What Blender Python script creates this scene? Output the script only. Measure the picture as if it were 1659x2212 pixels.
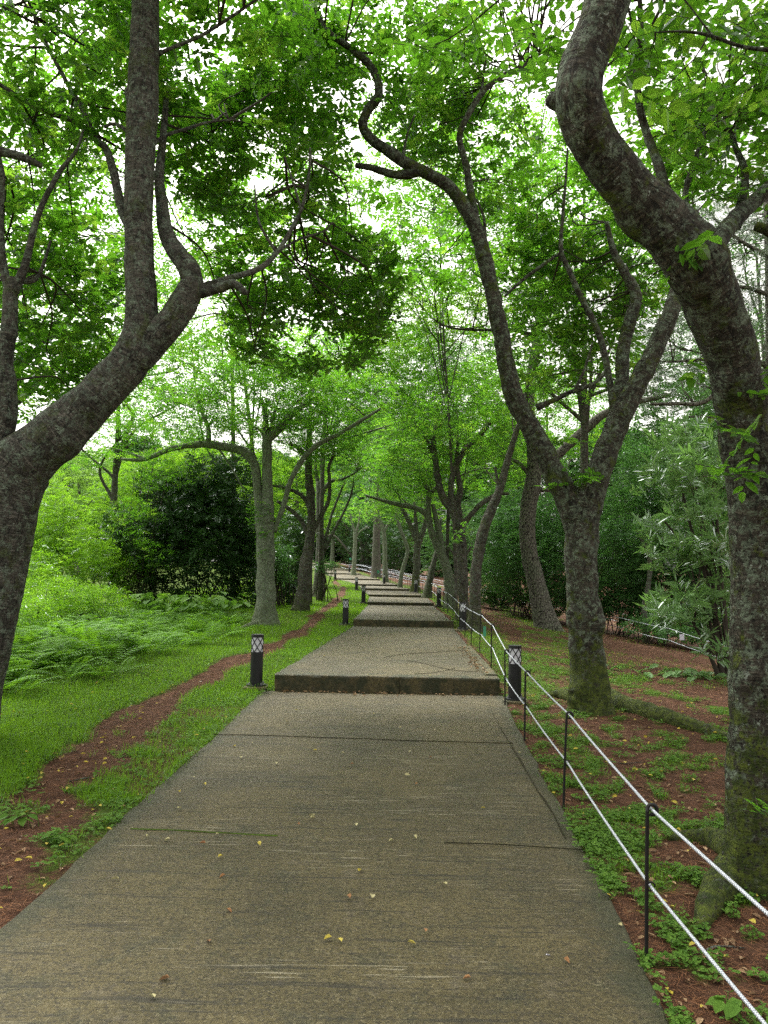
import bpy, math, random
import numpy as np
from mathutils import Matrix, Vector

SC = bpy.context.scene
for o in list(bpy.data.objects): bpy.data.objects.remove(o)
COL = SC.collection
R = np.random.RandomState(7)
random.seed(7)

# ------------------------------------------------------------------ camera
F = 1660.0; CX, CY = 829.5, 1106.0
CAMZ = 1.65
PITCH = math.radians(4.96); ROLL = 0.018
_f = np.array([0, math.cos(PITCH), math.sin(PITCH)])
_r0 = np.array([1.0, 0, 0]); _u0 = np.array([0, -math.sin(PITCH), math.cos(PITCH)])
_r = _r0*math.cos(ROLL) + _u0*math.sin(ROLL)
_u = _u0*math.cos(ROLL) - _r0*math.sin(ROLL)
cam_d = bpy.data.cameras.new('camera'); cam = bpy.data.objects.new('camera', cam_d); COL.objects.link(cam)
M = Matrix(((_r[0], _u[0], -_f[0], 0), (_r[1], _u[1], -_f[1], 0), (_r[2], _u[2], -_f[2], CAMZ), (0, 0, 0, 1)))
cam.matrix_world = M
cam_d.sensor_fit = 'VERTICAL'; cam_d.sensor_height = 36.0; cam_d.lens = 36.0*F/2212.0
cam_d.clip_start = 0.05; cam_d.clip_end = 2000
SC.camera = cam

# ------------------------------------------------------------------ light
SUN_EL, SUN_AZ = math.radians(62), math.radians(-35)
w = bpy.data.worlds.new('World'); SC.world = w; w.use_nodes = True
nt = w.node_tree; nt.nodes.clear()
sky = nt.nodes.new('ShaderNodeTexSky'); sky.sky_type = 'NISHITA'; sky.sun_disc = False
sky.sun_elevation = SUN_EL; sky.sun_rotation = SUN_AZ; sky.air_density = 1.0; sky.dust_density = 6.0; sky.ozone_density = 1.0
hs = nt.nodes.new('ShaderNodeHueSaturation'); hs.inputs['Saturation'].default_value = 0.06; hs.inputs['Value'].default_value = 1.15
bg = nt.nodes.new('ShaderNodeBackground'); bg.inputs['Strength'].default_value = 0.15
wo = nt.nodes.new('ShaderNodeOutputWorld')
wb = nt.nodes.new('ShaderNodeMix'); wb.data_type = 'RGBA'; wb.blend_type = 'MULTIPLY'; wb.inputs['Factor'].default_value = 1; wb.inputs[7].default_value = (1.0, .975, .90, 1)
nt.links.new(sky.outputs[0], hs.inputs['Color']); nt.links.new(hs.outputs[0], wb.inputs[6]); nt.links.new(wb.outputs[2], bg.inputs['Color']); nt.links.new(bg.outputs[0], wo.inputs[0])
sd = bpy.data.lights.new('sun', 'SUN'); sd.energy = 1.5; sd.angle = math.radians(13); sd.color = (1.0, 0.97, 0.92)
sun = bpy.data.objects.new('sun', sd); COL.objects.link(sun)
sun.rotation_euler = (math.pi/2 - SUN_EL, 0, -SUN_AZ + math.pi)
SC.view_settings.view_transform = 'Standard'; SC.view_settings.look = 'None'
SC.view_settings.exposure = 1.6; SC.view_settings.gamma = 1.0
try:
    SC.cycles.use_denoising = False
    SC.cycles.max_bounces = 7; SC.cycles.diffuse_bounces = 5; SC.cycles.glossy_bounces = 2
    SC.cycles.transmission_bounces = 5; SC.cycles.sample_clamp_indirect = 10
except Exception: pass

# ------------------------------------------------------------------ helpers
def unp(x, y, d):
    """photo pixel (1659x2212 frame) at forward distance d -> world"""
    x = np.asarray(x, float); y = np.asarray(y, float); d = np.asarray(d, float)
    v = _r*((x-CX)/F)[..., None] + _u*((CY-y)/F)[..., None] + _f
    v = v/v[..., 1:2]
    return np.array([0, 0, CAMZ]) + v*d[..., None]

def _hash(i, j, k, s):
    h = (i.astype(np.int64)*374761393 + j.astype(np.int64)*668265263 + k.astype(np.int64)*2147483647 + s*974634777) & 0xffffffff
    h = ((h ^ (h >> 13))*1274126177) & 0xffffffff
    h = ((h ^ (h >> 16))*2246822519) & 0xffffffff
    return ((h ^ (h >> 15)) & 0xffffff)/float(0xffffff)
def vnoise(P, s=0):
    P = np.asarray(P, float)
    f0 = np.floor(P); t = P-f0; t = t*t*(3-2*t); i = f0.astype(np.int64)
    out = 0
    for a in (0, 1):
        for b in (0, 1):
            for c in (0, 1):
                wgt = (t[..., 0] if a else 1-t[..., 0])*(t[..., 1] if b else 1-t[..., 1])*(t[..., 2] if c else 1-t[..., 2])
                out = out + wgt*_hash(i[..., 0]+a, i[..., 1]+b, i[..., 2]+c, s)
    return out
def n2(x, y, s=0):
    x, y = np.broadcast_arrays(np.asarray(x, float), np.asarray(y, float))
    return vnoise(np.stack([x, y, np.zeros_like(x)+.5], -1), s)
def sstep(a, b, x):
    t = np.clip((x-a)/(b-a), 0, 1); return t*t*(3-2*t)
def norm(v): return v/np.maximum(np.linalg.norm(v, axis=-1, keepdims=True), 1e-9)

def mesh_obj(name, V, faces, mat=None, parent=None, smooth=False, attrs=None, vec=None):
    """faces: list of int arrays (n,k) ; attrs: dict name->float per vertex ; vec: dict name->(n,3)"""
    me = bpy.data.meshes.new(name)
    V = np.asarray(V, np.float32)
    me.vertices.add(len(V)); me.vertices.foreach_set('co', V.ravel())
    if not isinstance(faces, list): faces = [faces]
    faces = [np.asarray(f, np.int32) for f in faces if len(f)]
    tot = sum(f.size for f in faces); nf = sum(len(f) for f in faces)
    me.loops.add(tot); me.polygons.add(nf)
    me.loops.foreach_set('vertex_index', np.concatenate([f.ravel() for f in faces]))
    st = []; c = 0
    for f in faces:
        k = f.shape[1]; st.append(c+np.arange(len(f))*k); c += f.size
    me.polygons.foreach_set('loop_start', np.concatenate(st).astype(np.int32))
    me.polygons.foreach_set('use_smooth', np.full(nf, smooth))
    for a, b in (attrs or {}).items():
        at = me.attributes.new(a, 'FLOAT', 'POINT'); at.data.foreach_set('value', np.asarray(b, np.float32))
    for a, b in (vec or {}).items():
        at = me.attributes.new(a, 'FLOAT_VECTOR', 'POINT'); at.data.foreach_set('vector', np.asarray(b, np.float32).ravel())
    me.update(calc_edges=True)
    if mat: me.materials.append(mat)
    ob = bpy.data.objects.new(name, me); COL.objects.link(ob)
    if parent: ob.parent = parent
    return ob
def empty(name, loc=(0, 0, 0)):
    o = bpy.data.objects.new(name, None); o.location = loc; COL.objects.link(o); o.empty_display_size = .1
    return o
def tag(o, label=None, cat=None, group=None, kind=None):
    if label: o['label'] = label
    if cat: o['category'] = cat
    if group: o['group'] = group
    if kind: o['kind'] = kind
    return o
def parent_keep(o, p):
    # meshes are built in world space; thing empties carry a location
    o.parent = p; o.matrix_parent_inverse = Matrix.Translation(-Vector(p.location))
    return o

class MB:
    """collects verts / faces / attribute vectors for one mesh"""
    def __init__(s): s.V = []; s.F = {}; s.A = []; s.n = 0
    def add(s, V, F, A=None):
        V = np.asarray(V, float)
        s.V.append(V)
        for f in (F if isinstance(F, list) else [F]):
            f = np.asarray(f, int)
            if len(f): s.F.setdefault(f.shape[1], []).append(f+s.n)
        s.A.append(np.zeros_like(V) if A is None else A); s.n += len(V)
    def build(s, name, mat, parent=None, smooth=False, an='bc'):
        if not s.n: return None
        o = mesh_obj(name, np.concatenate(s.V), [np.concatenate(v) for v in s.F.values()], mat, None, smooth, vec={an: np.concatenate(s.A)})
        if parent: parent_keep(o, parent)
        return o

def catmull(P, step):
    P = np.asarray(P, float)
    if len(P) == 2:
        n = max(2, int(np.linalg.norm(P[1, :3]-P[0, :3])/step)+1)
        t = np.linspace(0, 1, n)[:, None]; return P[0]*(1-t)+P[1]*t
    Q = np.vstack([2*P[0]-P[1], P, 2*P[-1]-P[-2]]); out = []
    for i in range(1, len(Q)-2):
        p0, p1, p2, p3 = Q[i-1], Q[i], Q[i+1], Q[i+2]
        n = max(2, int(np.linalg.norm(p2[:3]-p1[:3])/step)+1)
        t = np.linspace(0, 1, n, endpoint=False)[:, None]
        out.append(.5*((2*p1)+(-p0+p2)*t+(2*p0-5*p1+4*p2-p3)*t*t+(-p0+3*p1-3*p2+p3)*t**3))
    out.append(P[-1:]); return np.vstack(out)

def tube(mb, P, rad, seg=10, step=.08, rough=0.0, seed=0, flare=0, s0=2.0, knots=0, lobes=5):
    Q = catmull(np.column_stack([P, rad]), step)
    C = Q[:, :3]; r = np.maximum(Q[:, 3], .0006); n = len(C)
    T = norm(np.gradient(C, axis=0))
    a = np.array([1.0, 0, 0]) if abs(T[0, 0]) < .8 else np.array([0, 1.0, 0])
    U = np.zeros_like(C); u = norm(a-T[0]*np.dot(a, T[0]))
    for i in range(n):
        u = norm(u-T[i]*np.dot(u, T[i])); U[i] = u
    W = np.cross(T, U)
    s = np.concatenate([[0], np.cumsum(np.linalg.norm(np.diff(C, axis=0), axis=1))])
    th = np.arange(seg)/seg*2*math.pi
    TH, S = np.meshgrid(th, s); RR = np.repeat(r[:, None], seg, 1)
    cyl = np.stack([np.cos(TH)*RR, np.sin(TH)*RR, S+s0], -1)
    if rough:
        q = cyl.copy(); q[..., 2] += seed*3.7
        k = 1.2/max(np.mean(r), .02)
        RR = RR*(1+rough*(vnoise(q*k*.8, seed)-.5)*1.6+rough*.35*(vnoise(q*k*2.2, seed+1)-.5)+rough*.22*(vnoise(q*k*6, seed+2)-.5))
    if flare:
        h = S; ph = seed*1.3
        RR = RR*(1+flare*np.exp(-h/.22)*(.75+.55*np.cos(lobes*TH+ph)+.25*np.cos((lobes+2)*TH-ph*2)) + .10*flare*np.exp(-h/.6)*np.cos(lobes*TH+ph))
    rs = np.random.RandomState(seed+11)
    for _ in range(knots):
        t0 = rs.rand()*6.28; k0 = rs.rand()*s[-1]; am = rs.uniform(.12, .34); sg = rs.uniform(.25, .5)
        i0 = np.searchsorted(s, k0) % n; rr = r[i0]
        dth = np.angle(np.exp(1j*(TH-t0)))
        g = np.exp(-((dth*rr)**2+(S-k0)**2)/(2*(sg*rr)**2)); g2 = np.exp(-((dth*rr)**2+(S-k0)**2)/(2*(sg*.4*rr)**2))
        RR = RR+rr*(am*g-am*.8*g2)
    V = C[:, None, :]+(U[:, None, :]*np.cos(TH)[..., None]+W[:, None, :]*np.sin(TH)[..., None])*RR[..., None]
    i = np.arange(n-1)[:, None]*seg; j = np.arange(seg)[None]; j2 = (j+1) % seg
    Fq = np.stack([i+j, i+j2, i+seg+j2, i+seg+j], -1).reshape(-1, 4)
    Vv = np.vstack([V.reshape(-1, 3), C[-1:]+T[-1]*r[-1]*.3, C[:1]])
    Av = np.vstack([cyl.reshape(-1, 3), cyl[-1:, 0]*[0, 0, 1], cyl[:1, 0]*[0, 0, 1]])
    b = (n-1)*seg; jj = np.arange(seg)
    Ft = np.vstack([np.column_stack([b+jj, b+(jj+1) % seg, np.full(seg, n*seg)]), np.column_stack([(jj+1) % seg, jj, np.full(seg, n*seg+1)])])
    mb.add(Vv, [Fq, Ft], Av)
    return C, r

def box(mb, c, s, rz=0, bev=0):
    c = np.array(c, float); x, y, z = np.array(s)/2
    V = np.array([[a*x, b*y, d*z] for d in (-1, 1) for b in (-1, 1) for a in (-1, 1)])
    ca, sa = math.cos(rz), math.sin(rz)
    V = np.column_stack([V[:, 0]*ca-V[:, 1]*sa, V[:, 0]*sa+V[:, 1]*ca, V[:, 2]])+c
    mb.add(V, np.array([[0, 2, 3, 1], [4, 5, 7, 6], [0, 1, 5, 4], [2, 6, 7, 3], [0, 4, 6, 2], [1, 3, 7, 5]]))

# ------------------------------------------------------------------ materials
def newmat(name):
    m = bpy.data.materials.new(name); m.use_nodes = True; nt = m.node_tree; nt.nodes.clear()
    return m, nt
class NT:
    def __init__(s, nt): s.t = nt
    def n(s, typ, **kw):
        x = s.t.nodes.new(typ)
        for k, v in kw.items(): setattr(x, k, v)
        return x
    def l(s, a, b): s.t.links.new(a, b)
    def val(s, inp, v):
        if isinstance(v, (int, float)): inp.default_value = v
        elif isinstance(v, tuple): inp.default_value = (*v, 1) if len(v) == 3 and len(inp.default_value) == 4 else v
        else: s.l(v, inp)
    def noise(s, vec, scale, detail=3, rough=.55, dist=0):
        x = s.n('ShaderNodeTexNoise'); s.val(x.inputs['Scale'], scale); s.val(x.inputs['Detail'], detail)
        s.val(x.inputs['Roughness'], rough); s.val(x.inputs['Distortion'], dist); s.l(vec, x.inputs['Vector']); return x.outputs['Fac']
    def math(s, op, a, b=0.0, c=None):
        x = s.n('ShaderNodeMath', operation=op); s.val(x.inputs[0], a); s.val(x.inputs[1], b)
        if c is not None: s.val(x.inputs[2], c)
        return x.outputs[0]
    def ramp(s, f, a, b):
        x = s.n('ShaderNodeMapRange'); x.inputs['From Min'].default_value = a; x.inputs['From Max'].default_value = b
        x.interpolation_type = 'SMOOTHSTEP'; s.l(f, x.inputs['Value']); return x.outputs['Result']
    def mix(s, f, a, b, mode='MIX'):
        x = s.n('ShaderNodeMix', data_type='RGBA', blend_type=mode); s.val(x.inputs['Factor'], f)
        s.val(x.inputs[6], a); s.val(x.inputs[7], b); return x.outputs[2]
    def scale(s, vec, v):
        x = s.n('ShaderNodeMapping'); x.inputs['Scale'].default_value = v; s.l(vec, x.inputs['Vector']); return x.outputs[0]
    def attr(s, name, out='Vector'):
        x = s.n('ShaderNodeAttribute', attribute_name=name); return x.outputs[out]
    def pos(s): return s.n('ShaderNodeNewGeometry').outputs['Position']
    def bump(s, h, strength, dist, nrm=None):
        x = s.n('ShaderNodeBump'); x.inputs['Strength'].default_value = strength; x.inputs['Distance'].default_value = dist
        s.l(h, x.inputs['Height'])
        if nrm: s.l(nrm, x.inputs['Normal'])
        return x.outputs[0]
    def out(s, col, rough=.8, nrm=None, spec=.3, metal=0.0):
        p = s.n('ShaderNodeBsdfPrincipled'); s.val(p.inputs['Base Color'], col); s.val(p.inputs['Roughness'], rough)
        p.inputs['Specular IOR Level'].default_value = spec; p.inputs['Metallic'].default_value = metal
        if nrm: s.l(nrm, p.inputs['Normal'])
        o = s.n('ShaderNodeOutputMaterial'); s.l(p.outputs[0], o.inputs[0]); return p

def leaf_mat(name, c1, c2, trans=(.2, .45, .03), gloss=.35, tf=.45, rough=.4, young=None):
    m, nt = newmat(name); t = NT(nt)
    a = t.attr('lv'); sp = t.n('ShaderNodeSeparateXYZ'); t.l(a, sp.inputs[0])
    col = t.mix(sp.outputs[0], c1, c2)
    tcol = t.mix(sp.outputs[1], trans, tuple(x*.6 for x in trans))
    if young:
        f = t.ramp(sp.outputs[1], .80, .97); col = t.mix(f, col, young); tcol = t.mix(f, tcol, tuple(min(1, x*2.2) for x in young))
    d = t.n('ShaderNodeBsdfDiffuse'); t.l(col, d.inputs[0])
    tr = t.n('ShaderNodeBsdfTranslucent'); t.l(tcol, tr.inputs[0])
    g = t.n('ShaderNodeBsdfGlossy'); g.inputs['Roughness'].default_value = rough; g.inputs[0].default_value = (.9, .95, 1, 1)
    m1 = t.n('ShaderNodeMixShader'); m1.inputs[0].default_value = tf; t.l(d.outputs[0], m1.inputs[1]); t.l(tr.outputs[0], m1.inputs[2])
    fr = t.n('ShaderNodeFresnel'); fr.inputs[0].default_value = 1.4
    m2 = t.n('ShaderNodeMixShader'); t.l(t.math('MULTIPLY', fr.outputs[0], gloss), m2.inputs[0]); t.l(m1.outputs[0], m2.inputs[1]); t.l(g.outputs[0], m2.inputs[2])
    o = t.n('ShaderNodeOutputMaterial'); t.l(m2.outputs[0], o.inputs[0])
    return m

def bark_mat(name, base=(.075, .066, .056), dark=(.018, .017, .016), lichen=(.20, .25, .20), la=.5, moss=1.0, moss_h=.5):
    m, nt = newmat(name); t = NT(nt)
    v = t.attr('bc'); sp = t.n('ShaderNodeSeparateXYZ'); t.l(v, sp.inputs[0])
    big = t.noise(v, 3.0, 4, .6, .6); mid = t.noise(v, 14, 5, .65, .4); lfine = t.noise(v, 58, 4, .72)
    lent = t.noise(t.scale(v, (8, 8, 62)), 1.0, 4, .65)          # horizontal lenticel bands
    fis = t.noise(t.scale(v, (30, 30, 8)), 1.0, 5, .7, 1.4)
    col = t.mix(t.ramp(big, .36, .66), tuple(x*.8 for x in base), tuple(x*1.6 for x in base))
    col = t.mix(t.math('MULTIPLY', t.ramp(lent, .53, .62), .75), col, tuple(x*3.0 for x in base))
    col = t.mix(t.math('MULTIPLY', t.ramp(lent, .44, .34), .55), col, dark)
    col = t.mix(t.math('MULTIPLY', t.ramp(fis, .49, .38), .9), col, dark)
    col = t.mix(t.math('MULTIPLY', t.ramp(lfine, .46, .34), .8), col, dark)
    lf = t.noise(v, 15, 7, .78, .5)
    lm = t.math('MULTIPLY', t.ramp(lf, 1-la-.03, 1-la+.06), t.ramp(lfine, .38, .50))
    col = t.mix(t.math('MULTIPLY', lm, .95), col, t.mix(t.ramp(mid, .4, .6), lichen, tuple(x*.6 for x in lichen)))
    spk = t.math('MULTIPLY', t.ramp(t.noise(v, 34, 4, .75, .6), .60, .64), t.ramp(big, .38, .55))
    col = t.mix(t.math('MULTIPLY', spk, .8), col, (.34, .39, .33))
    hz = t.ramp(sp.outputs[2], moss_h*2.2, .0)
    mf = t.math('MULTIPLY', t.ramp(t.math('ADD', t.noise(v, 5.5, 6, .7), t.math('MULTIPLY', hz, .22)), .53, .62), moss)
    mf = t.math('MULTIPLY', mf, t.ramp(lfine, .36, .52))
    col = t.mix(mf, col, t.mix(t.ramp(mid, .35, .65), (.030, .046, .010), (.10, .13, .020)))
    h = t.math('ADD', t.math('MULTIPLY', lent, .7), t.math('ADD', t.math('MULTIPLY', fis, 1.2), t.math('ADD', t.math('MULTIPLY', mid, .9), t.math('MULTIPLY', lfine, .8))))
    t.out(col, .88, t.bump(h, 1.0, .03), .18)
    return m
def pine_bark(name):
    m, nt = newmat(name); t = NT(nt); v = t.attr('bc')
    x = t.n('ShaderNodeTexVoronoi', feature='DISTANCE_TO_EDGE'); x.inputs['Scale'].default_value = 1
    nz = t.noise(v, 9, 3); vv = t.n('ShaderNodeVectorMath', operation='ADD'); t.l(t.scale(v, (17, 17, 8.5)), vv.inputs[0]); t.l(nz, vv.inputs[1])
    t.l(vv.outputs[0], x.inputs['Vector'])
    e = t.ramp(x.outputs['Distance'], .01, .09); mid = t.noise(v, 26, 5, .65)
    pl = t.mix(t.ramp(mid, .35, .65), (.085, .078, .064), (.20, .195, .165))
    pl = t.mix(t.math('MULTIPLY', t.ramp(t.noise(v, 2.5, 3), .45, .65), .5), pl, (.12, .15, .095))
    t.out(t.mix(e, (.016, .013, .011), pl), .9, t.bump(t.math('ADD', e, t.math('MULTIPLY', mid, .4)), 1.0, .02), .15)
    return m
def flat_mat(name, col, rough=.6, spec=.4, metal=0.0, var=.25, sc=30, bump=0):
    m, nt = newmat(name); t = NT(nt); p = t.pos(); n = t.noise(p, sc, 4, .6)
    c = t.mix(t.ramp(n, .3, .7), tuple(x*(1-var) for x in col), tuple(min(1, x*(1+var)) for x in col))
    t.out(c, rough, t.bump(n, bump, .004) if bump else None, spec, metal); return m

def concrete_mat(name, tone=1.0, face=False):
    m, nt = newmat(name); t = NT(nt); p = t.pos()
    ed = t.attr('edge', 'Fac')
    def vor(sc, vec=None):
        x = t.n('ShaderNodeTexVoronoi'); x.inputs['Scale'].default_value = sc; t.l(vec or p, x.inputs['Vector'])
        q = t.n('ShaderNodeSeparateXYZ'); t.l(x.outputs['Color'], q.inputs[0]); return q.outputs[0]
    T = lambda c: tuple(x*tone for x in c)
    big = t.noise(p, .75, 5, .65, .5); med = t.noise(p, 4.5, 6, .7, .6); fine = t.noise(p, 40, 4, .8)
    g1 = vor(105); g2 = vor(60, t.scale(p, (1, 1.5, 1))); 
    drag = t.noise(t.scale(p, (3.2, 62, 4.0)), 1.0, 4, .65, .35); drag2 = t.noise(t.scale(p, (1.3, 24, 2.0)), 1.0, 5, .7, .3)
    col = t.mix(t.ramp(big, .36, .64), T((.088, .071, .025)), T((.160, .128, .050)))
    col = t.mix(t.math('MULTIPLY', t.ramp(med, .50, .66), .65), col, T((.062, .064, .030)))
    col = t.mix(t.math('MULTIPLY', t.ramp(med, .44, .34), .45), col, T((.15, .125, .088)))
    col = t.mix(t.math('MULTIPLY', t.ramp(g1, .72, .98), .42), col, T((.27, .232, .13)))
    col = t.mix(t.math('MULTIPLY', t.ramp(g1, .34, .08), .60), col, T((.022, .019, .012)))
    col = t.mix(t.math('MULTIPLY', t.ramp(g2, .22, .05), .45), col, T((.030, .026, .017)))
    if not face:
        col = t.mix(t.math('MULTIPLY', t.ramp(drag2, .47, .34), .75), col, T((.030, .027, .017)))
        zone = t.ramp(t.noise(t.scale(p, (.6, 1.4, 1)), 1.0, 3), .47, .60)
        st = t.math('MULTIPLY', t.ramp(drag, .575, .64), zone)
        col = t.mix(t.math('MULTIPLY', st, .85), col, T((.34, .305, .21)))
        pat = t.ramp(t.noise(p, 1.9, 6, .75, .8), .69, .73)
        col = t.mix(t.math('MULTIPLY', t.math('MULTIPLY', pat, t.ramp(fine, .42, .52)), .7), col, T((.36, .33, .25)))
    em = t.math('MULTIPLY', t.ramp(t.math('ADD', ed, t.math('MULTIPLY', med, .8)), .85, 1.35), .65)
    col = t.mix(em, col, t.mix(t.ramp(fine, .4, .6), T((.030, .036, .016)), T((.080, .088, .044))))
    if face:
        col = t.mix(t.ramp(t.noise(p, 5, 5, .7), .42, .60), col, T((.040, .046, .018)))
        col = t.mix(t.math('MULTIPLY', t.ramp(t.noise(p, 11, 5, .75), .56, .66), .6), col, T((.15, .14, .10)))
    h = t.math('ADD', t.math('MULTIPLY', g1, .5), t.math('ADD', t.math('MULTIPLY', drag, .0 if face else 1.5), t.math('MULTIPLY', fine, 1.2)))
    t.out(col, t.math('MULTIPLY_ADD', big, .3, .45), t.bump(h, .9, .010), .32)
    return m
def soil_mat():
    m, nt = newmat('soil_and_turf'); t = NT(nt); p = t.pos(); g = t.attr('green', 'Fac')
    f = t.noise(p, 60, 5, .7); md = t.noise(p, 9, 4, .65); st = t.noise(t.scale(p, (26, 110, 26)), 1.0, 3, .6, 2.5)
    soil = t.mix(t.ramp(md, .35, .65), (.050, .025, .016), (.10, .052, .033))
    soil = t.mix(t.math('MULTIPLY', t.ramp(st, .55, .7), .7), soil, (.21, .098, .05))
    soil = t.mix(t.math('MULTIPLY', t.ramp(f, .45, .33), .8), soil, (.022, .012, .008))
    turf = t.mix(t.ramp(f, .35, .65), (.024, .05, .007), (.075, .145, .014))
    gm = t.math('MULTIPLY', t.ramp(t.math('ADD', g, t.math('ADD', t.math('MULTIPLY', t.math('SUBTRACT', md, .5), 1.6), t.math('MULTIPLY', t.math('SUBTRACT', f, .5), 1.2))), .35, .95), .85)
    h = t.math('ADD', f, md)
    t.out(t.mix(gm, soil, turf), .95, t.bump(h, .9, .03), .1)
    return m

MAT = {}
MAT['cherry'] = leaf_mat('cherry_leaf', (.030, .075, .012), (.060, .135, .016), (.155, .42, .020), .14, .58, .5, young=(.14, .26, .02))
MAT['cherry_dark'] = leaf_mat('cherry_leaf_deep', (.020, .055, .012), (.040, .098, .014), (.085, .25, .012), .22, .45, .4)
MAT['bright'] = leaf_mat('bright_leaf', (.070, .165, .012), (.125, .245, .018), (.22, .48, .018), .12, .45, .5, young=(.15, .26, .02))
MAT['glossy'] = leaf_mat('glossy_evergreen_leaf', (.014, .042, .011), (.034, .082, .018), (.05, .14, .012), .22, .2, .4)
MAT['hedge'] = leaf_mat('hedge_leaf', (.040, .100, .030), (.082, .18, .050), (.12, .32, .05), .15, .3, .45)
MAT['oleander'] = leaf_mat('oleander_leaf', (.10, .20, .060), (.17, .29, .11), (.20, .40, .08), .30, .40, .42)
MAT['needle'] = leaf_mat('pine_needle', (.060, .10, .050), (.10, .15, .075), (.12, .20, .07), .25, .3, .5)
MAT['pale'] = leaf_mat('far_pale_leaf', (.11, .22, .045), (.17, .30, .065), (.24, .44, .055), .12, .45, .5)
MAT['grass'] = leaf_mat('grass_blade', (.075, .17, .010), (.135, .27, .016), (.25, .50, .02), .18, .45, .45, young=(.15, .24, .03))
MAT['clover'] = leaf_mat('ground_cover_leaf', (.060, .135, .020), (.11, .21, .030), (.14, .32, .025), .12, .35, .5)
MAT['fern'] = leaf_mat('fern_frond', (.070, .17, .014), (.12, .26, .022), (.20, .44, .02), .15, .45, .5)
MAT['litter'] = leaf_mat('pine_needle_litter', (.10, .04, .02), (.24, .115, .055), (.1, .05, .02), .15, .1, .6)
MAT['dead'] = leaf_mat('dead_leaf', (.10, .055, .03), (.38, .26, .15), (.2, .12, .03), .2, .15, .5)
MAT['yellow'] = leaf_mat('yellow_leaf', (.40, .32, .04), (.50, .42, .09), (.4, .33, .03), .2, .2, .5)
MAT['cream'] = leaf_mat('cream_leaf', (.42, .38, .20), (.50, .46, .25), (.3, .28, .1), .2, .2, .5)
MAT['orange'] = leaf_mat('orange_leaf', (.20, .09, .04), (.30, .16, .07), (.2, .09, .03), .2, .2, .5)
MAT['bark'] = bark_mat('cherry_bark', la=.46, moss=.55)
MAT['bark_dark'] = bark_mat('cherry_bark_dark', (.074, .068, .058), (.013, .013, .012), (.21, .26, .20), .48, .50)
MAT['bark_moss'] = bark_mat('cherry_bark_mossy', (.044, .039, .030), (.009, .009, .008), (.19, .24, .17), .49, 1.0, .60)
MAT['bark_pale'] = bark_mat('cherry_bark_pale', (.095, .083, .062), (.022, .021, .018), (.25, .30, .215), .60, .35)
MAT['twig'] = flat_mat('twig_bark', (.045, .038, .030), .9, .1, sc=60)
MAT['pine'] = pine_bark('pine_bark')
MAT['concrete'] = concrete_mat('old_concrete', .57); MAT['riser'] = concrete_mat('mossy_step_face', .62, True); MAT['kerb'] = concrete_mat('mossy_kerb', .85, True)
MAT['joint'] = flat_mat('joint_dirt', (.026, .024, .014), .95, .1, sc=40); MAT['jmoss'] = flat_mat('joint_moss', (.050, .085, .012), .95, .1, sc=50)
MAT['soil'] = soil_mat()
MAT['black'] = flat_mat('black_powder_coat', (.009, .010, .012), .42, .4, sc=12)
MAT['stake'] = flat_mat('black_rebar', (.008, .007, .007), .6, .3, sc=90)
MAT['diffuser'] = flat_mat('milky_diffuser', (.60, .61, .68), .35, .5, var=.06, sc=8)
MAT['steel'] = flat_mat('galvanised_steel', (.30, .31, .33), .45, .5, .8)
MAT['white'] = flat_mat('white_card', (.62, .62, .72), .6, .3, var=.04, sc=5)
MAT['teal'] = flat_mat('teal_card', (.06, .30, .18), .6, .3, var=.08, sc=5)
def rope_mat():
    m, nt = newmat('white_braided_rope'); t = NT(nt); v = t.attr('bc'); sp = t.n('ShaderNodeSeparateXYZ'); t.l(v, sp.inputs[0])
    an = t.math('ARCTAN2', sp.outputs[1], sp.outputs[0])
    s = t.math('SINE', t.math('ADD', t.math('MULTIPLY', sp.outputs[2], 520.0), t.math('MULTIPLY', an, 2.0)))
    s2 = t.math('SINE', t.math('SUBTRACT', t.math('MULTIPLY', sp.outputs[2], 520.0), t.math('MULTIPLY', an, 2.0)))
    h = t.math('MAXIMUM', s, s2)
    t.out(t.mix(t.ramp(h, -.2, .9), (.20, .23, .27), (.52, .55, .61)), .7, t.bump(h, .7, .002), .3); return m
MAT['rope'] = rope_mat()

# ------------------------------------------------------------------ path + terrain profile
#      Y    xl   xr   ypx   (riser foot)  zbase ztop
ST = [(10.0, 592, 1079, 1497, None, .21), (20.0, 763, 980, 1354, None, .175), (29.2, 794, 937, 1308, None, .12), (35.0, 796, 923, 1290, None, .11),
      (42.0, 780, 888, 1276, None, .12), (50.0, 772, 860, 1266, None, .12), (57.0, 731, 820, 1253, None, .11), (64.0, 703, 780, 1241, None, .11),
      (71.0, 686, 754, 1232, None, .10), (77.0, 670, 730, 1226, None, .10), (83.0, 666, 728, 1222, None, .10)]
sY, sXL, sXR, sZB, sZT = [], [], [], [], []
for Y, xl, xr, yp, _, rise in ST:
    a, b = unp(xl, yp, Y), unp(xr, yp, Y); zb = unp((xl+xr)/2, yp, Y)[2]
    sY.append(Y); sXL.append(a[0]); sXR.append(b[0]); sZB.append(zb); sZT.append(zb+rise)
sY = np.array(sY); sXL = np.array(sXL); sXR = np.array(sXR); sZB = np.array(sZB); sZT = np.array(sZT)
nl = unp(-269, 2212, 2.83); nr = unp(1490, 2212, 2.83); nz = unp(1490, 2212, 2.83)[2]; nz = .012
e0l, e0r = unp(570, 1495, 10.0)[0], unp(1086, 1495, 10.0)[0]
Y0 = -3.0
def ext(y, v0, v1): return v0+(v1-v0)*(y-2.83)/(10-2.83)
kY = np.concatenate([[Y0], [9.999], sY, [95]])
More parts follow.
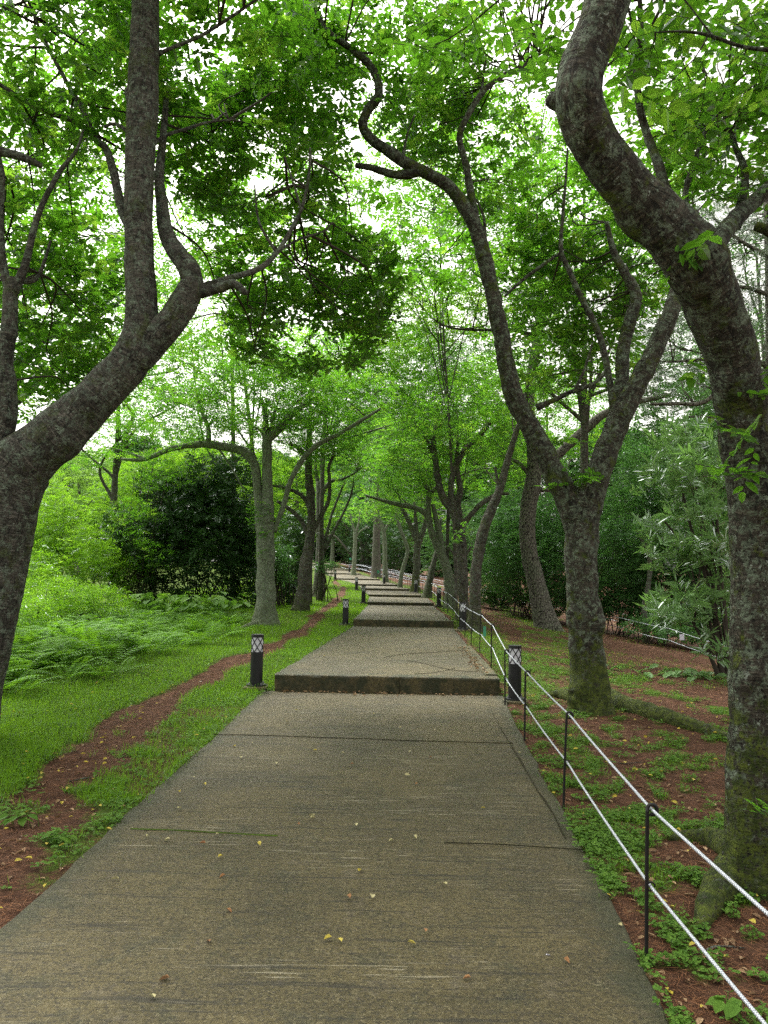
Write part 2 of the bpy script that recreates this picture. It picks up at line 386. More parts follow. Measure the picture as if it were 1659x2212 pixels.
kXL = np.concatenate([[ext(Y0, nl[0], e0l)], [e0l], sXL, [sXL[-1]-1.6]]); kXR = np.concatenate([[ext(Y0, nr[0], e0r)], [e0r], sXR, [sXR[-1]-1.6]])
def pxl(y): return np.interp(y, kY, kXL)
def pxr(y): return np.interp(y, kY, kXR)
z0 = ext(Y0, nz, sZB[0])
gy, gz_ = [Y0-20, Y0], [z0-.3, z0]
for i in range(len(sY)):
    gy += [sY[i], sY[i]+min(2.2, .3*((sY[i+1] if i+1 < len(sY) else sY[i]+6)-sY[i]))]
    f = (gy[-1]-sY[i])/((sY[i+1] if i+1 < len(sY) else sY[i]+12)-sY[i])
    zn = sZB[i+1] if i+1 < len(sY) else sZT[i]+.4
    gz_ += [sZB[i], sZT[i]+(zn-sZT[i])*f]
gy += [140, 400]; gz_ += [gz_[-1]+2.0, gz_[-1]+6.0]
def ground(x, y, bumps=True):
    x = np.asarray(x, float); y = np.asarray(y, float)
    P = np.interp(y, gy, gz_); xl, xr = pxl(y), pxr(y)
    tr = np.maximum(x-xr-.35, 0); tl = np.maximum(xl-x-5.0, 0)
    slR = .025+.115*sstep(8, 20, y)
    z = P-.018 - slR*np.minimum(tr, 12) - .07*np.minimum(tl, 12)*sstep(4, 14, y)
    out = sstep(.0, .5, np.maximum(xl-x, x-xr))
    if bumps:
        z = z+out*((n2(x*.9, y*.9, 3)-.5)*.10+(n2(x*3.1, y*3.1, 4)-.5)*.035)
    return z-.12*sstep(.06, .25, np.minimum(x-xl, xr-x))
def hit(px, py, d0=2.0, d1=120):
    ds = np.geomspace(d0, d1, 4000); P = unp(np.full_like(ds, px), np.full_like(ds, py), ds)
    g = ground(P[:, 0], P[:, 1]); k = np.argmax(P[:, 2] < g)
    return P[k] if P[k, 2] < g[k] else P[-1]
TR = np.array([hit(a, b)[:2] for a, b in ((-60, 1850), (120, 1700), (250, 1600), (350, 1510), (480, 1445), (560, 1415), (640, 1370), (700, 1320), (738, 1287), (742, 1272), (722, 1256))])
TR = TR[np.argsort(TR[:, 1])]
def green(x, y):
    xl, xr = pxl(y), pxr(y)
    tx = np.interp(y, TR[:, 1], TR[:, 0]); dt = np.abs(x-tx)
    nn = n2(x*1.7, y*1.7, 9)*.6+n2(x*5, y*5, 10)*.4
    wdt = np.interp(y, [0, 3.5, 6, 10, 20, 60], [.58, .52, .27, .18, .20, .15])
    L = sstep(wdt*.6, wdt*1.5, dt+(nn-.5)*.6)
    L = L*np.where((x > tx) & (y < 9), .55+.5*sstep(.40, .60, n2(x*4, y*4, 19)), 1)
    L = L*sstep(2.0, 6.0, y+(nn-.5)*5+np.maximum(tx-x, 0)*.6) + (1-sstep(2, 6, y))*sstep(.50, .62, nn)
    L = np.maximum(L, (1-sstep(7, 10, y))*sstep(.60, .70, n2(x*3.3, y*3.3, 71)*.6+n2(x*9, y*9, 72)*.4)*.7)
    rt = x-xr
    nr = n2(x*2.6, y*2.6, 12)*.45+n2(x*8, y*8, 13)*.55
    Rr = sstep(.44, .66, nr+.06*np.exp(-((rt-.35)/.4)**2))*.9
    far = sstep(9.5, 12, y)
    strip = sstep(1.6, .5, rt+(nn-.5)*1.2)*sstep(.0, .12, rt)
    lawnband = np.exp(-((rt-1.6-.09*(y-9))/.8)**2)
    Rf = np.clip(strip*.9+.75*lawnband*sstep(.38, .55, nr)+sstep(.50, .68, nr)*.6, 0, 1)*(.6+.6*nr)
    G = np.where(x < (xl+xr)/2, L, Rr*(1-far)+Rf*far)
    return np.clip(G, 0, 1)

def axis(a, b, fine0, fine1, df, grow):
    v = list(np.arange(fine0, fine1, df)); s = df
    while v[-1] < b: s *= grow; v.append(v[-1]+s)
    s = df
    while v[0] > a: s *= grow; v.insert(0, v[0]-s)
    return np.array(v)
xs = axis(-250, 250, -6, 7, .09, 1.07); ys = axis(-25, 420, 1.5, 24, .09, 1.045)
GX, GY = np.meshgrid(xs, ys); GZ = ground(GX, GY)
nx, ny = len(xs), len(ys)
ii = np.arange(ny-1)[:, None]*nx+np.arange(nx-1)[None]
Fg = np.stack([ii, ii+1, ii+nx+1, ii+nx], -1).reshape(-1, 4)
g = mesh_obj('ground', np.stack([GX, GY, GZ], -1).reshape(-1, 3), Fg, MAT['soil'], smooth=True, attrs={'green': green(GX, GY).ravel()})
tag(g, 'red soil and green turf either side of the concrete path', kind='structure')

def slab(name, y0, y1, zl0, zl1, xl0, xr0, xl1, xr1, mat, kb=0.0):
    nyy = max(6, int((y1-y0)/(.12 if y1 < 22 else .5))); nxx = 28
    yy = np.linspace(y0, y1, nyy+1); uu = np.linspace(0, 1, nxx+1)
    uu = np.concatenate([[0], [.004], uu[1:-1], [.996], [1]]); nxx = len(uu)
    U, YY = np.meshgrid(uu, yy); f = (YY-y0)/(y1-y0)
    XL = xl0+(xl1-xl0)*f+(n2(YY*4, YY*0, 5)-.5)*.05+(n2(YY*.9, YY*0, 25)-.5)*.06; XR = xr0+(xr1-xr0)*f+(n2(YY*4, YY*0, 6)-.5)*.04+(n2(YY*.9, YY*0, 26)-.5)*.05
    X = XL+(XR-XL)*U; Z = zl0+(zl1-zl0)*f+(n2(X*1.3, YY*1.3, 7)-.5)*.012
    Z = Z-np.where((U < .001) | (U > .999), .012, 0)
    V = np.stack([X, YY, Z], -1).reshape(-1, 3); n = nyy+1
    i = np.arange(n-1)[:, None]*nxx+np.arange(nxx-1)[None]
    Fs = [np.stack([i, i+1, i+nxx+1, i+nxx], -1).reshape(-1, 4)]
    nb = len(V); per = np.concatenate([np.arange(nxx), np.arange(1, n)*nxx+nxx-1, (n-1)*nxx+np.arange(nxx-2, -1, -1), np.arange(n-2, 0, -1)*nxx])
    B = V[per].copy(); B[:, 2] -= .22
    a = np.arange(len(per)); b2 = (a+1) % len(per)
    Fs.append(np.stack([per[b2], per[a], nb+a, nb+b2], -1))
    ed = 1-np.minimum(U, 1-U).ravel()*(XR-XL).ravel()/.35; ed = np.clip(ed, 0, 1)
    return tag(mesh_obj(name, np.vstack([V, B]), Fs, mat, attrs={'edge': np.concatenate([ed, ed[per]])}), kind='structure')
slab('path', Y0, 10.0, z0, sZB[0], kXL[0], kXR[0], e0l, e0r, MAT['concrete'])
for i in range(len(sY)):
    last = i+1 == len(sY); y1 = 95 if last else sY[i+1]
    zn = sZT[i]+.4 if last else sZB[i+1]
    slab('path', sY[i]+.26, y1, sZT[i]-.004, zn, sXL[i]+.02, sXR[i]-.06, (sXL[i]-1.6 if last else sXL[i+1]), (sXR[i]-1.6 if last else sXR[i+1]), MAT['concrete'])
    # step beam with worn rounded edge
    x0, x1 = sXL[i], sXR[i]; m = 60; X = np.linspace(x0, x1, m)
    h = sZT[i]-sZB[i]; zt = sZT[i]; prof = [(0, -h-.15), (0, -h+.01), (.0, -.03), (.004, -.012), (.012, -.003), (.026, 0), (.12, .001), (.262, 0), (.262, -.2)]
    V = []
    for (py, pz) in prof:
        j = (n2(X*6, np.full(m, py*20+pz*30), 20+i)-.5)*.014 + (n2(X*1.2, X*0, 40+i)-.5)*.02*(py < .1)
        V.append(np.column_stack([X, sY[i]+py+j, zt+pz+(n2(X*5, X*0+i, 31)-.5)*.008*(py < .03)*(pz > -.1)]))
    V = np.array(V); k = len(prof); q = np.arange(k-1)[:, None]*m+np.arange(m-1)[None]
    Fs = [np.stack([q, q+m, q+m+1, q+1], -1).reshape(-1, 4)[:, ::-1]]
    end = np.array([[r*m for r in range(k)], [r*m+m-1 for r in range(k-1, -1, -1)]])
    Fs.append(end)
    tag(mesh_obj('step', V.reshape(-1, 3), Fs, MAT['riser'] if i < 12 else MAT['kerb'], attrs={'edge': np.zeros(k*m)}), kind='structure')

def path_z(x, y):
    i = np.searchsorted(sY, y)-1
    if i < 0: return z0+(sZB[0]-z0)*(y-Y0)/(10-Y0)
    y1 = sY[i+1] if i+1 < len(sY) else 95; zn = sZB[i+1] if i+1 < len(sY) else sZT[i]+.4
    return sZT[i]+(zn-sZT[i])*(y-sY[i])/(y1-sY[i])
def phit(px, py):
    for it in np.arange(2.2, 60, .01):
        P = unp(px, py, it)
        if P[2] <= path_z(P[0], P[1]) and not (sY[0]-.01 < it < sY[0]): return P
    return P
def strip(name, pts, w0, mat, lift=.005, jit=.008):
    P = np.array([phit(a, b) for a, b in pts]); Q = catmull(P, .05)
    n = len(Q); Q[:, 2] = [path_z(a, b)+lift+.003 for a, b in Q[:, :2]]
    T = norm(np.gradient(Q[:, :2], axis=0)); N = np.column_stack([-T[:, 1], T[:, 0]])
    s = np.arange(n)*.05
    Q[:, :2] += N*((n2(s*3, s*0, 60)-.5)*jit*3)[:, None]
    ww = w0*(.12+2.6*np.maximum(n2(s*4, s*0, 61)-.25, 0)+.5*n2(s*17, s*0, 62))
    Lf = Q.copy(); Rt = Q.copy(); Lf[:, :2] += N*ww[:, None]; Rt[:, :2] -= N*ww[:, None]; Lf[:, 2] -= .006; Rt[:, 2] -= .006
    V = np.vstack([Lf, Q, Rt]); a = np.arange(n-1)
    return tag(mesh_obj(name, V, np.vstack([np.column_stack([a, a+1, n+a+1, n+a]), np.column_stack([n+a, n+a+1, 2*n+a+1, 2*n+a])]), mat), kind='structure')
strip('path_joint', [(440, 1588), (640, 1592), (870, 1600), (1108, 1607)], .004, MAT['joint'])
strip('path_joint', [(960, 1822), (1080, 1828), (1180, 1834), (1262, 1838)], .0035, MAT['joint'])
strip('path_joint', [(1046, 1504), (1082, 1572), (1122, 1640), (1172, 1725), (1226, 1812)], .0045, MAT['joint'])
strip('path_joint', [(283, 1791), (360, 1795), (430, 1799), (520, 1803), (600, 1806)], .009, MAT['jmoss'])
strip('path_crack', [(828, 1421), (880, 1413), (950, 1409), (1000, 1405), (1030, 1404)], .005, MAT['joint'])
strip('path_crack', [(880, 1428), (905, 1432), (950, 1442), (985, 1449), (1030, 1452)], .006, MAT['joint'])
strip('path_crack', [(895, 1457), (930, 1455), (960, 1450), (982, 1444)], .004, MAT['joint'])
# crack in the front face of the first step
xc = unp(863, 1480, 10)[0]; zz = np.linspace(sZB[0]+.005, sZT[0]-.002, 8); xx = xc+(n2(zz*30, zz*0, 5)-.5)*.03
V = np.vstack([np.column_stack([xx-.006, np.full(8, 9.985), zz]), np.column_stack([xx+.005, np.full(8, 9.985), zz])]); a = np.arange(7)
tag(mesh_obj('step_crack', V, np.column_stack([a, a+8, a+9, a+1]), MAT['joint']), kind='structure')
# kerb along the right of the upper slab
def kerb(y0, y1, off0, off1, wd):
    n = int((y1-y0)/.1)+2; Y = np.linspace(y0, y1, n); f = (Y-y0)/(y1-y0)
    X0 = pxr(Y)+off0+(off1-off0)*f; zt = np.array([path_z(0, y) for y in Y])+.014
    prof = [(0, -.2), (0, -.006), (.01, 0), (wd*.5, .002), (wd-.01, 0), (wd, -.008), (wd, -.22)]
    V = np.array([np.column_stack([X0+a+(n2(Y*5, Y*0+a*9, 8)-.5)*.02, Y, zt+b+(n2(Y*4, Y*0+a, 9)-.5)*.01]) for a, b in prof])
    k = len(prof); q = np.arange(k-1)[:, None]*n+np.arange(n-1)[None]
    F_ = np.stack([q, q+1, q+n+1, q+n], -1).reshape(-1, 4)
    ends = np.array([[r*n for r in range(k)], [r*n+n-1 for r in range(k-1, -1, -1)]])
    tag(mesh_obj('kerb', V.reshape(-1, 3), [F_, ends], MAT['kerb'], attrs={'edge': np.full(k*n, .4)}), kind='structure')
kerb(10.28, 14.6, -.16, -.16, .17)

# ------------------------------------------------------------------ leaf meshes
def frames(D, N):
    D = norm(D); S = norm(np.cross(D, N)); N = np.cross(S, D); return D, S, N
def leaf_geo(P, D, N, L, W, hi=True, lv=None, fold=.12, curl=.10):
    """P base points, D direction, N normal, L length, W width"""
    D, S, N = frames(D, N); n = len(P); L = np.broadcast_to(L, n)[:, None]; W = np.broadcast_to(W, n)[:, None]
    if hi:
        T = [(0, 0, 0), (.46, .26, 1), (.40, .66, .7), (0, 1, -.6), (-.40, .66, .7), (-.46, .26, 1)]
        Fq = np.array([[0, 1, 2, 3], [0, 3, 4, 5]])
    else:
        T = [(0, 0, 0), (.42, .45, 1), (0, 1, -.3), (-.42, .45, 1)]; Fq = np.array([[0, 1, 2, 3]])
    k = len(T)
    V = np.stack([P+S*W*a+D*L*b+N*(W*fold*c if a else -L*curl*abs(c)) for a, b, c in T], 1).reshape(-1, 3)
    Fc = (np.arange(n)[:, None, None]*k+Fq[None]).reshape(-1, 4)
    if lv is None: lv = R.rand(n, 3)
    return V, Fc, np.repeat(lv, k, 0)
class Leaves:
    def __init__(s): s.mb = MB()
    def add(s, *a, **k):
        V, Fc, A = leaf_geo(*a, **k); s.mb.add(V, Fc, A)
    def build(s, name, mat, parent): return s.mb.build(name, mat, parent, False, 'lv')

def rot_z(v, a):
    return np.stack([v[..., 0]*np.cos(a)-v[..., 1]*np.sin(a), v[..., 0]*np.sin(a)+v[..., 1]*np.cos(a), v[..., 2]], -1)
def sprays(lf, C, size, per=10, Ls=.34, hi=True, tilt=.45, twigs=None, asp=.52, droop=.25, rs=R, upward=0.0):
    """flat sprays of alternate leaves on short twigs starting at C"""
    n = len(C)
    if not n: return
    az = rs.rand(n)*2*math.pi; el = rs.normal(-.05+upward, .3, n)
    A = np.stack([np.cos(az)*np.cos(el), np.sin(az)*np.cos(el), np.sin(el)], -1)
    Nn = norm(np.array([0, 0, 1.0])+rs.normal(0, tilt, (n, 3)))
    A, S, Nn = frames(A, Nn)
    sc = rs.uniform(.75, 1.25, n); LL = Ls*sc
    base = C-A*LL[:, None]*.5; sv = rs.rand(n)
    for i in range(per):
        f = (i+.6)/per; side = 1 if i % 2 else -1
        if i == per-1: side = 0
        P = base+A*(LL*f)[:, None]-Nn*(LL*f*f*.12)[:, None]
        D = A*(.62 if side else 1)+S*side*.8+rs.normal(0, .16, (n, 3)); D[:, 2] -= droop*rs.rand(n)
        NN = Nn+rs.normal(0, .30, (n, 3))
        L = size*sc*rs.uniform(.55, 1.3, n)*(1-.25*abs(f-.55))
        lv = np.column_stack([np.clip(rs.rand(n)*.6+sv*.4, 0, 1), np.clip(sv+rs.normal(0, .06, n), 0, 1), rs.rand(n)])
        lf.add(P, D, NN, L, L*asp, hi=hi, lv=lv)
    if twigs is not None:
        r = .0022; e = base+A*LL[:, None]*.95-Nn*(LL*.11)[:, None]
        a0 = base; up = Nn
        V = np.stack([a0+S*r, a0-S*r, a0+up*r*1.6, e+S*r*.4, e-S*r*.4, e+up*r*.5], 1).reshape(-1, 3)
        q = np.array([[0, 1, 4, 3], [1, 2, 5, 4], [2, 0, 3, 5]])
        twigs.add(V, (np.arange(n)[:, None, None]*6+q[None]).reshape(-1, 4))

def blob_pts(x, y, d, rx, ry, rd, n, rs, thr=.42, sc=1.5, shell=0.0, seed=0):
    out = []; tot = 0; m = int(n*2.2)+20
    for _ in range(6):
        u = rs.normal(0, 1, (m, 3)); u = norm(u)*(rs.rand(m)**(1/3.)*(1-shell)+shell*rs.uniform(.85, 1.0, m))[:, None]
        P = unp(x+rx*u[:, 0], y+ry*u[:, 1], np.maximum(d+rd*u[:, 2], 1.6))
        k = vnoise(P*sc, 50+seed)*.6+vnoise(P*sc*2.7, 51+seed)*.4
        P = P[(k > thr) & (P[:, 2] > ground(P[:, 0], P[:, 1], False)+.05)]
        out.append(P); tot += len(P)
        if tot >= n: break
    P = np.vstack(out); return P[:n]
def blob_world(c, r, n, rs, thr=.4, sc=1.2, seed=0, shell=0.3):
    m = int(n*2.5)+20; u = norm(rs.normal(0, 1, (m, 3)))*(rs.rand(m)**(1/3.)*(1-shell)+shell)[:, None]
    P = np.array(c)+u*np.array(r); k = vnoise(P*sc, 70+seed)*.6+vnoise(P*sc*2.7, 71+seed)*.4
    P = P[(k > thr) & (P[:, 2] > ground(P[:, 0], P[:, 1], False)+.03)]
    return P[:n]

# ------------------------------------------------------------------ trees
def limb_pts(L, d):
    P = []; r = []
    for q in L:
        x, y, wd = q[:3]; dd = d+(q[3] if len(q) > 3 else 0)
        P.append(unp(x, y, dd)); r.append(wd/2*dd/F)
    return np.array(P), np.array(r)
def tree(name, label, cat, d, trunk, limbs, crown, wk=.93, leaf='cherry', bark='bark', size=.085, k=2.4, seed=1, base=None, flare=.5,
         group=None, seg=None, ntw=30, thr=.42, kind_needles=False, asp=.52, per=10, roots=(), rough=.13, knots=None, Ls=.34, tilt=.45):
    rs = np.random.RandomState(seed)
    P, r = limb_pts(trunk, d); r = r*wk
    gb = float(ground(P[0, 0], P[0, 1])); P[0, 2] = min(P[0, 2], gb-.12)
    root = empty(name, (P[0, 0], P[0, 1], gb)); tag(root, label, cat, group)
    mb = MB(); near = d < 12
    sg = seg or (40 if near else (20 if d < 30 else 12)); stp = .025 if near else (.08 if d < 30 else .2)
    samp = []
    C, rr = tube(mb, P, r, sg, stp, rough, seed, flare, 0.0, (knots if knots is not None else (16 if near else 7)))
    samp.append(C)
    for i, L in enumerate(limbs):
        p, q = limb_pts(L, d); q = q*wk; q[0] *= 1.08
        big = q.max() > .03
        C, rr = tube(mb, p, q, (sg if big else max(8, sg//2)), stp if big else stp*1.6, rough, seed*7+i, 0, 2.0+i, 6 if (near and big) else (3 if big else 0))
        samp.append(C)
    for i, L in enumerate(roots):
        pts = []
        for (x, y, wd) in L: 
            h = hit(x, y); pts.append((h[0], h[1], h[2]+wd*.15*h[1]/F))
        pts = np.array(pts); rad = np.array([q[2]/2*pts[j, 1]/F for j, q in enumerate(L)])
        tube(mb, pts, rad, 20, stp*1.5, .18, seed*5+i, 0, -1.3, 3)
    parent_keep(mb.build('trunk', MAT[bark], None, True), root)
    S = np.vstack(samp)
    lf = Leaves(); tw = MB(); allp = []
    hi = d < 14
    for j, b in enumerate(crown):
        x, y, dd, rx, ry, rd = b[:6]; kk = (b[6] if len(b) > 6 else k)*(1.75 if rx > 60 else 1.0); th = b[7] if len(b) > 7 else thr-.06
        a_leaf = (size*F/dd)**2*asp*.50
        if kind_needles: a_leaf = (size*F/dd)*(.009*F/dd)*.9
        nleaf = kk*math.pi*rx*ry/a_leaf; ns = max(3, int(nleaf/per))
        Pn = blob_pts(x, y, dd, rx*(1.12 if rx > 60 else 1), ry*(1.12 if rx > 60 else 1), rd, ns, rs, th, 1.3 if dd > 7 else 2.2, .42 if rx > 60 else 0, seed+j)
        allp.append(Pn)
        if kind_needles: needles(lf, Pn, size, 26, rs)
        else: sprays(lf, Pn, size, per, Ls, dd < 14, tilt, tw if dd < 13 else None, asp, rs=rs)
    if allp:
        A = np.vstack(allp); idx = rs.choice(len(A), min(ntw, len(A)), replace=False)
        tgt = A[idx]
        S4 = S[::4]; ds = np.sqrt(((tgt[:, None, :]-S4[None])**2).sum(-1))
        ds = ds*rs.uniform(1, 1.9, ds.shape)+(S4[None, :, 2] > tgt[:, None, 2]+.3)*.5
        nn = np.argmin(ds, 1)
        for q, (t_, s_) in enumerate(zip(tgt, S4[nn])):
            v = t_-s_; ln = np.linalg.norm(v)
            if ln < .15 or ln > 3.2: continue
            off = rs.normal(0, .055*ln, (2, 3)); off[0, 2] += .03*ln
            pts = np.array([s_, s_+v*.35+off[0], s_+v*.7+off[1]*.8, t_])
            r0 = np.clip(.003+.0042*ln, .004, .018)*(1 if near else 1.3)
            tube(tw, pts, [r0, r0*.75, r0*.5, r0*.22], 6, .12 if d < 14 else .3, .1, q)
            if near:      # side twigs
                for s2 in range(3):
                    b0 = pts[1]+(pts[3]-pts[1])*rs.uniform(0, .8); e = b0+rs.normal(0, .22, 3)+v/ln*.2
                    tube(tw, np.array([b0, (b0+e)/2+rs.normal(0, .03, 3), e]), [r0*.4, r0*.3, .0015], 4, .12, 0, q)
        o = lf.build('crown', MAT[leaf], None); parent_keep(o, root)
    if tw.n: parent_keep(tw.build('branches', MAT['twig'], None, True), root)
    return root
def needles(lf, C, L, per, rs):
    n = len(C)
    for i in range(per):
        D = rs.normal(0, 1, (n, 3)); D[:, 2] = np.abs(D[:, 2])*.8+.1; D = norm(D)
        lf.add(C+rs.normal(0, .02, (n, 3)), D, rs.normal(0, 1, (n, 3)), L*rs.uniform(.7, 1.1, n), .009, hi=False, fold=.1, curl=.08)

CH = 'tree'
# ---- big left tree
tree('cherry_tree', 'large cherry tree at the left picture edge, trunk arching out and forking', CH, 7.0,
     [(-96, 1700, 170), (-88, 1620, 156), (-70, 1500, 148), (-45, 1380, 146), (-21, 1250, 150), (-4, 1150, 156), (14, 1070, 158), (42, 1010, 148), (92, 965, 128), (160, 905, 114), (228, 840, 104), (282, 776, 94), (304, 715, 84), (306, 640, 75), (301, 560, 71), (299, 470, 70), (301, 380, 70), (305, 290, 73), (309, 210, 77), (312, 120, 73), (314, 40, 70), (315, -60, 69), (318, -220, 62)],
     [[(250, 822, 60), (290, 780, 78), (335, 733, 76), (374, 690, 70), (404, 640, 66), (415, 608, 58), (403, 575, 52), (380, 543, 46, .1), (358, 500, 38, .2), (350, 440, 30, .3), (344, 380, 24, .3), (352, 300, 18, .4), (360, 200, 12, .5)],
      [(418, 628, 40), (448, 628, 28), (480, 620, 24), (505, 613, 22), (528, 630, 17), (534, 634, 12)],
      [(440, 618, 16, .1), (500, 600, 15, .2), (560, 580, 14, .3), (598, 545, 12, .4), (632, 490, 10, .5), (655, 440, 8, .5), (668, 370, 7, .5), (670, 320, 5, .5)],
      [(596, 546, 8, .4), (640, 520, 6, .6), (700, 500, 4, .7)], [(650, 450, 6, .5), (635, 400, 5, .5), (615, 340, 3, .5)],
      [(598, 548, 8, .4), (560, 480, 6, .3), (550, 400, 4, .3)],
      [(300, 520, 26), (266, 460, 24, .2), (245, 370, 21, .3), (228, 320, 18, .4), (205, 298, 16, .4), (175, 230, 13, .5), (140, 170, 11, .5), (98, 90, 9, .5), (60, 0, 6, .5)],
      [(212, 302, 14, .4), (160, 262, 13, .4), (100, 242, 12, .3), (50, 215, 11, .2), (0, 183, 10, .1), (-60, 150, 9)],
      [(318, 130, 14), (356, 110, 10), (400, 92, 9), (440, 74, 9), (500, 36, 8), (560, -5, 7)],
      [(318, 320, 12, .2), (360, 292, 9, .3), (410, 276, 8, .4), (450, 264, 6, .5), (510, 258, 4, .6)],
      [(300, 300, 12), (250, 268, 9, .1), (225, 275, 8, .1)],
      [(10, 1040, 100), (-8, 970, 78), (10, 900, 58), (14, 840, 50), (8, 780, 44), (20, 710, 38), (22, 640, 34), (25, 600, 26)],
      [(24, 640, 26), (52, 580, 20), (72, 500, 16), (92, 440, 14), (130, 370, 12), (165, 325, 8), (180, 280, 5)],
      [(22, 640, 20), (5, 560, 20), (0, 460, 16), (5, 380, 13), (-15, 300, 10)],
      [(35, 610, 12, .2), (80, 600, 10, .3), (110, 520, 6, .4)],
      [(-80, 300, 26), (0, 326, 24), (50, 340, 20), (88, 358, 14)]],
     [(150, 130, 8.2, 230, 190, 1.5, 1.9), (60, 330, 8.5, 160, 130, 1.3, 1.5), (430, 110, 8.6, 250, 190, 1.5, 2.0), (560, 330, 9.2, 190, 170, 1.4, 2.2),
      (620, 170, 9.5, 150, 150, 1.3, 2.0), (440, 330, 8.8, 110, 110, .9, 1.7), (660, 690, 10.2, 185, 110, 1.5, 2.6, .40), (640, 560, 9.8, 180, 120, 1.3, 2.0), (740, 600, 10.2, 130, 110, 1.3, 2.2), (800, 480, 10.5, 90, 80, 1.0, .5, .5),
      (90, 700, 9.4, 170, 150, 1.3, 2.4), (170, 560, 9.4, 120, 110, 1.2, 1.7), (60, 520, 9.5, 110, 130, 1.1, 1.8), (170, 800, 9.8, 120, 90, 1.1, 1.8), (500, 500, 10.0, 90, 110, .9, 1.3),
      (100, -250, 7.5, 350, 180, 1.5, 1.6), (500, -300, 7.5, 350, 200, 1.5, 1.6), (300, -800, 5.5, 600, 250, 1.5, .9), (-300, 200, 7.5, 250, 400, 1.5, 1.2)],  # unseen crown beyond the frame, added to shade the path
     leaf='cherry', bark='bark_dark', size=.108, wk=.90, k=2.0, seed=3, ntw=150, flare=.2, knots=9, rough=.08)
# ---- big right tree
tree('cherry_tree', 'thick mossy cherry tree at the right picture edge, bending to the upper left', CH, 4.3,
     [(1628, 1990, 150), (1626, 1900, 124), (1624, 1800, 110), (1621, 1700, 102), (1624, 1600, 96), (1626, 1500, 98), (1628, 1400, 100), (1629, 1280, 104), (1629, 1150, 110), (1626, 1050, 114, -.05), (1611, 950, 116, -.1), (1598, 860, 116, -.2), (1580, 780, 118, -.3), (1553, 700, 124, -.4), (1527, 630, 132, -.5), (1492, 566, 134, -.6), (1440, 500, 128, -.65), (1385, 436, 122, -.7), (1335, 375, 116, -.75), (1292, 318, 112, -.8), (1262, 262, 112, -.85), (1248, 205, 112, -.9), (1262, 140, 112, -.9), (1288, 75, 112, -.9), (1308, 5, 110, -.9), (1318, -80, 105, -.9), (1330, -220, 95, -.9)],
     [[(1240, 235, 60, -.85), (1205, 220, 44, -.85), (1184, 212, 30, -.85)],
      [(1510, 590, 60, -.4), (1552, 520, 44, -.2), (1590, 472, 40, 0), (1640, 425, 36, .2), (1700, 375, 32, .4), (1800, 300, 26, .6)],
      [(1480, 530, 34, -.2), (1445, 430, 26, 0), (1420, 350, 23, .1), (1398, 290, 20, .2), (1382, 230, 18, .2), (1375, 150, 16, .3), (1384, 60, 14, .3), (1380, -30, 10, .3)],
      [(1500, 540, 20, .2), (1480, 430, 15, .4), (1500, 350, 12, .5), (1530, 270, 10, .6), (1580, 180, 8, .6)],
      [(1590, 490, 22, .2), (1610, 380, 18, .5), (1590, 320, 14, .7), (1565, 250, 10, .8)],
      [(1760, 120, 12, -.6), (1659, 108, 10, -.6), (1600, 100, 9, -.6), (1530, 76, 8, -.6), (1475, 68, 6, -.6), (1415, 70, 3, -.6)],
      [(1545, 85, 6, -.6), (1510, 40, 4, -.6), (1480, 0, 3, -.6)],
      [(1700, 520, 30, -.1), (1659, 498, 26, -.1), (1632, 488, 22, -.1)],
      ],
     [(1060, 60, 4.2, 190, 90, .5, .9), (1520, 150, 4.4, 190, 160, .8, 1.2), (1560, 330, 5.0, 150, 140, .8, 1.0), (1420, 60, 4.8, 120, 90, .7, 1.0), (1640, 60, 4.6, 120, 120, .7, 1.1),
      (1600, 250, 5.6, 150, 180, .8, 1.5), (1440, 300, 5.6, 90, 120, .6, .9), (1180, 120, 5.4, 100, 90, .6, .7),
      (1400, -250, 4.6, 350, 180, .8, .7), (1900, 100, 4.6, 250, 400, .8, .7), (1300, -900, 3.6, 700, 350, .8, .4),  # out-of-view parts of the crown, put in for their shade below
      (1440, 450, 3.9, 34, 26, .15, 1.2, .2), (1530, 790, 4.2, 26, 34, .12, 1.0, .2), (1610, 925, 3.95, 45, 22, .15, .8, .2), (1648, 840, 3.9, 26, 40, .12, 1.3, .2), (1590, 1010, 3.9, 30, 18, .1, .8, .2), (1660, 1750, 4.0, 18, 26, .1, 1.0, .2), (1495, 560, 3.6, 10, 30, .1, .4, .2)],
     leaf='cherry', bark='bark_moss', size=.088, seed=5, ntw=90, flare=.30, knots=26, rough=.12,
     roots=[[(1625, 1870, 110), (1575, 1840, 66), (1530, 1822, 44), (1480, 1812, 26), (1445, 1815, 12)], [(1640, 1900, 130), (1580, 1915, 90), (1540, 1955, 60), (1510, 2010, 24)]])
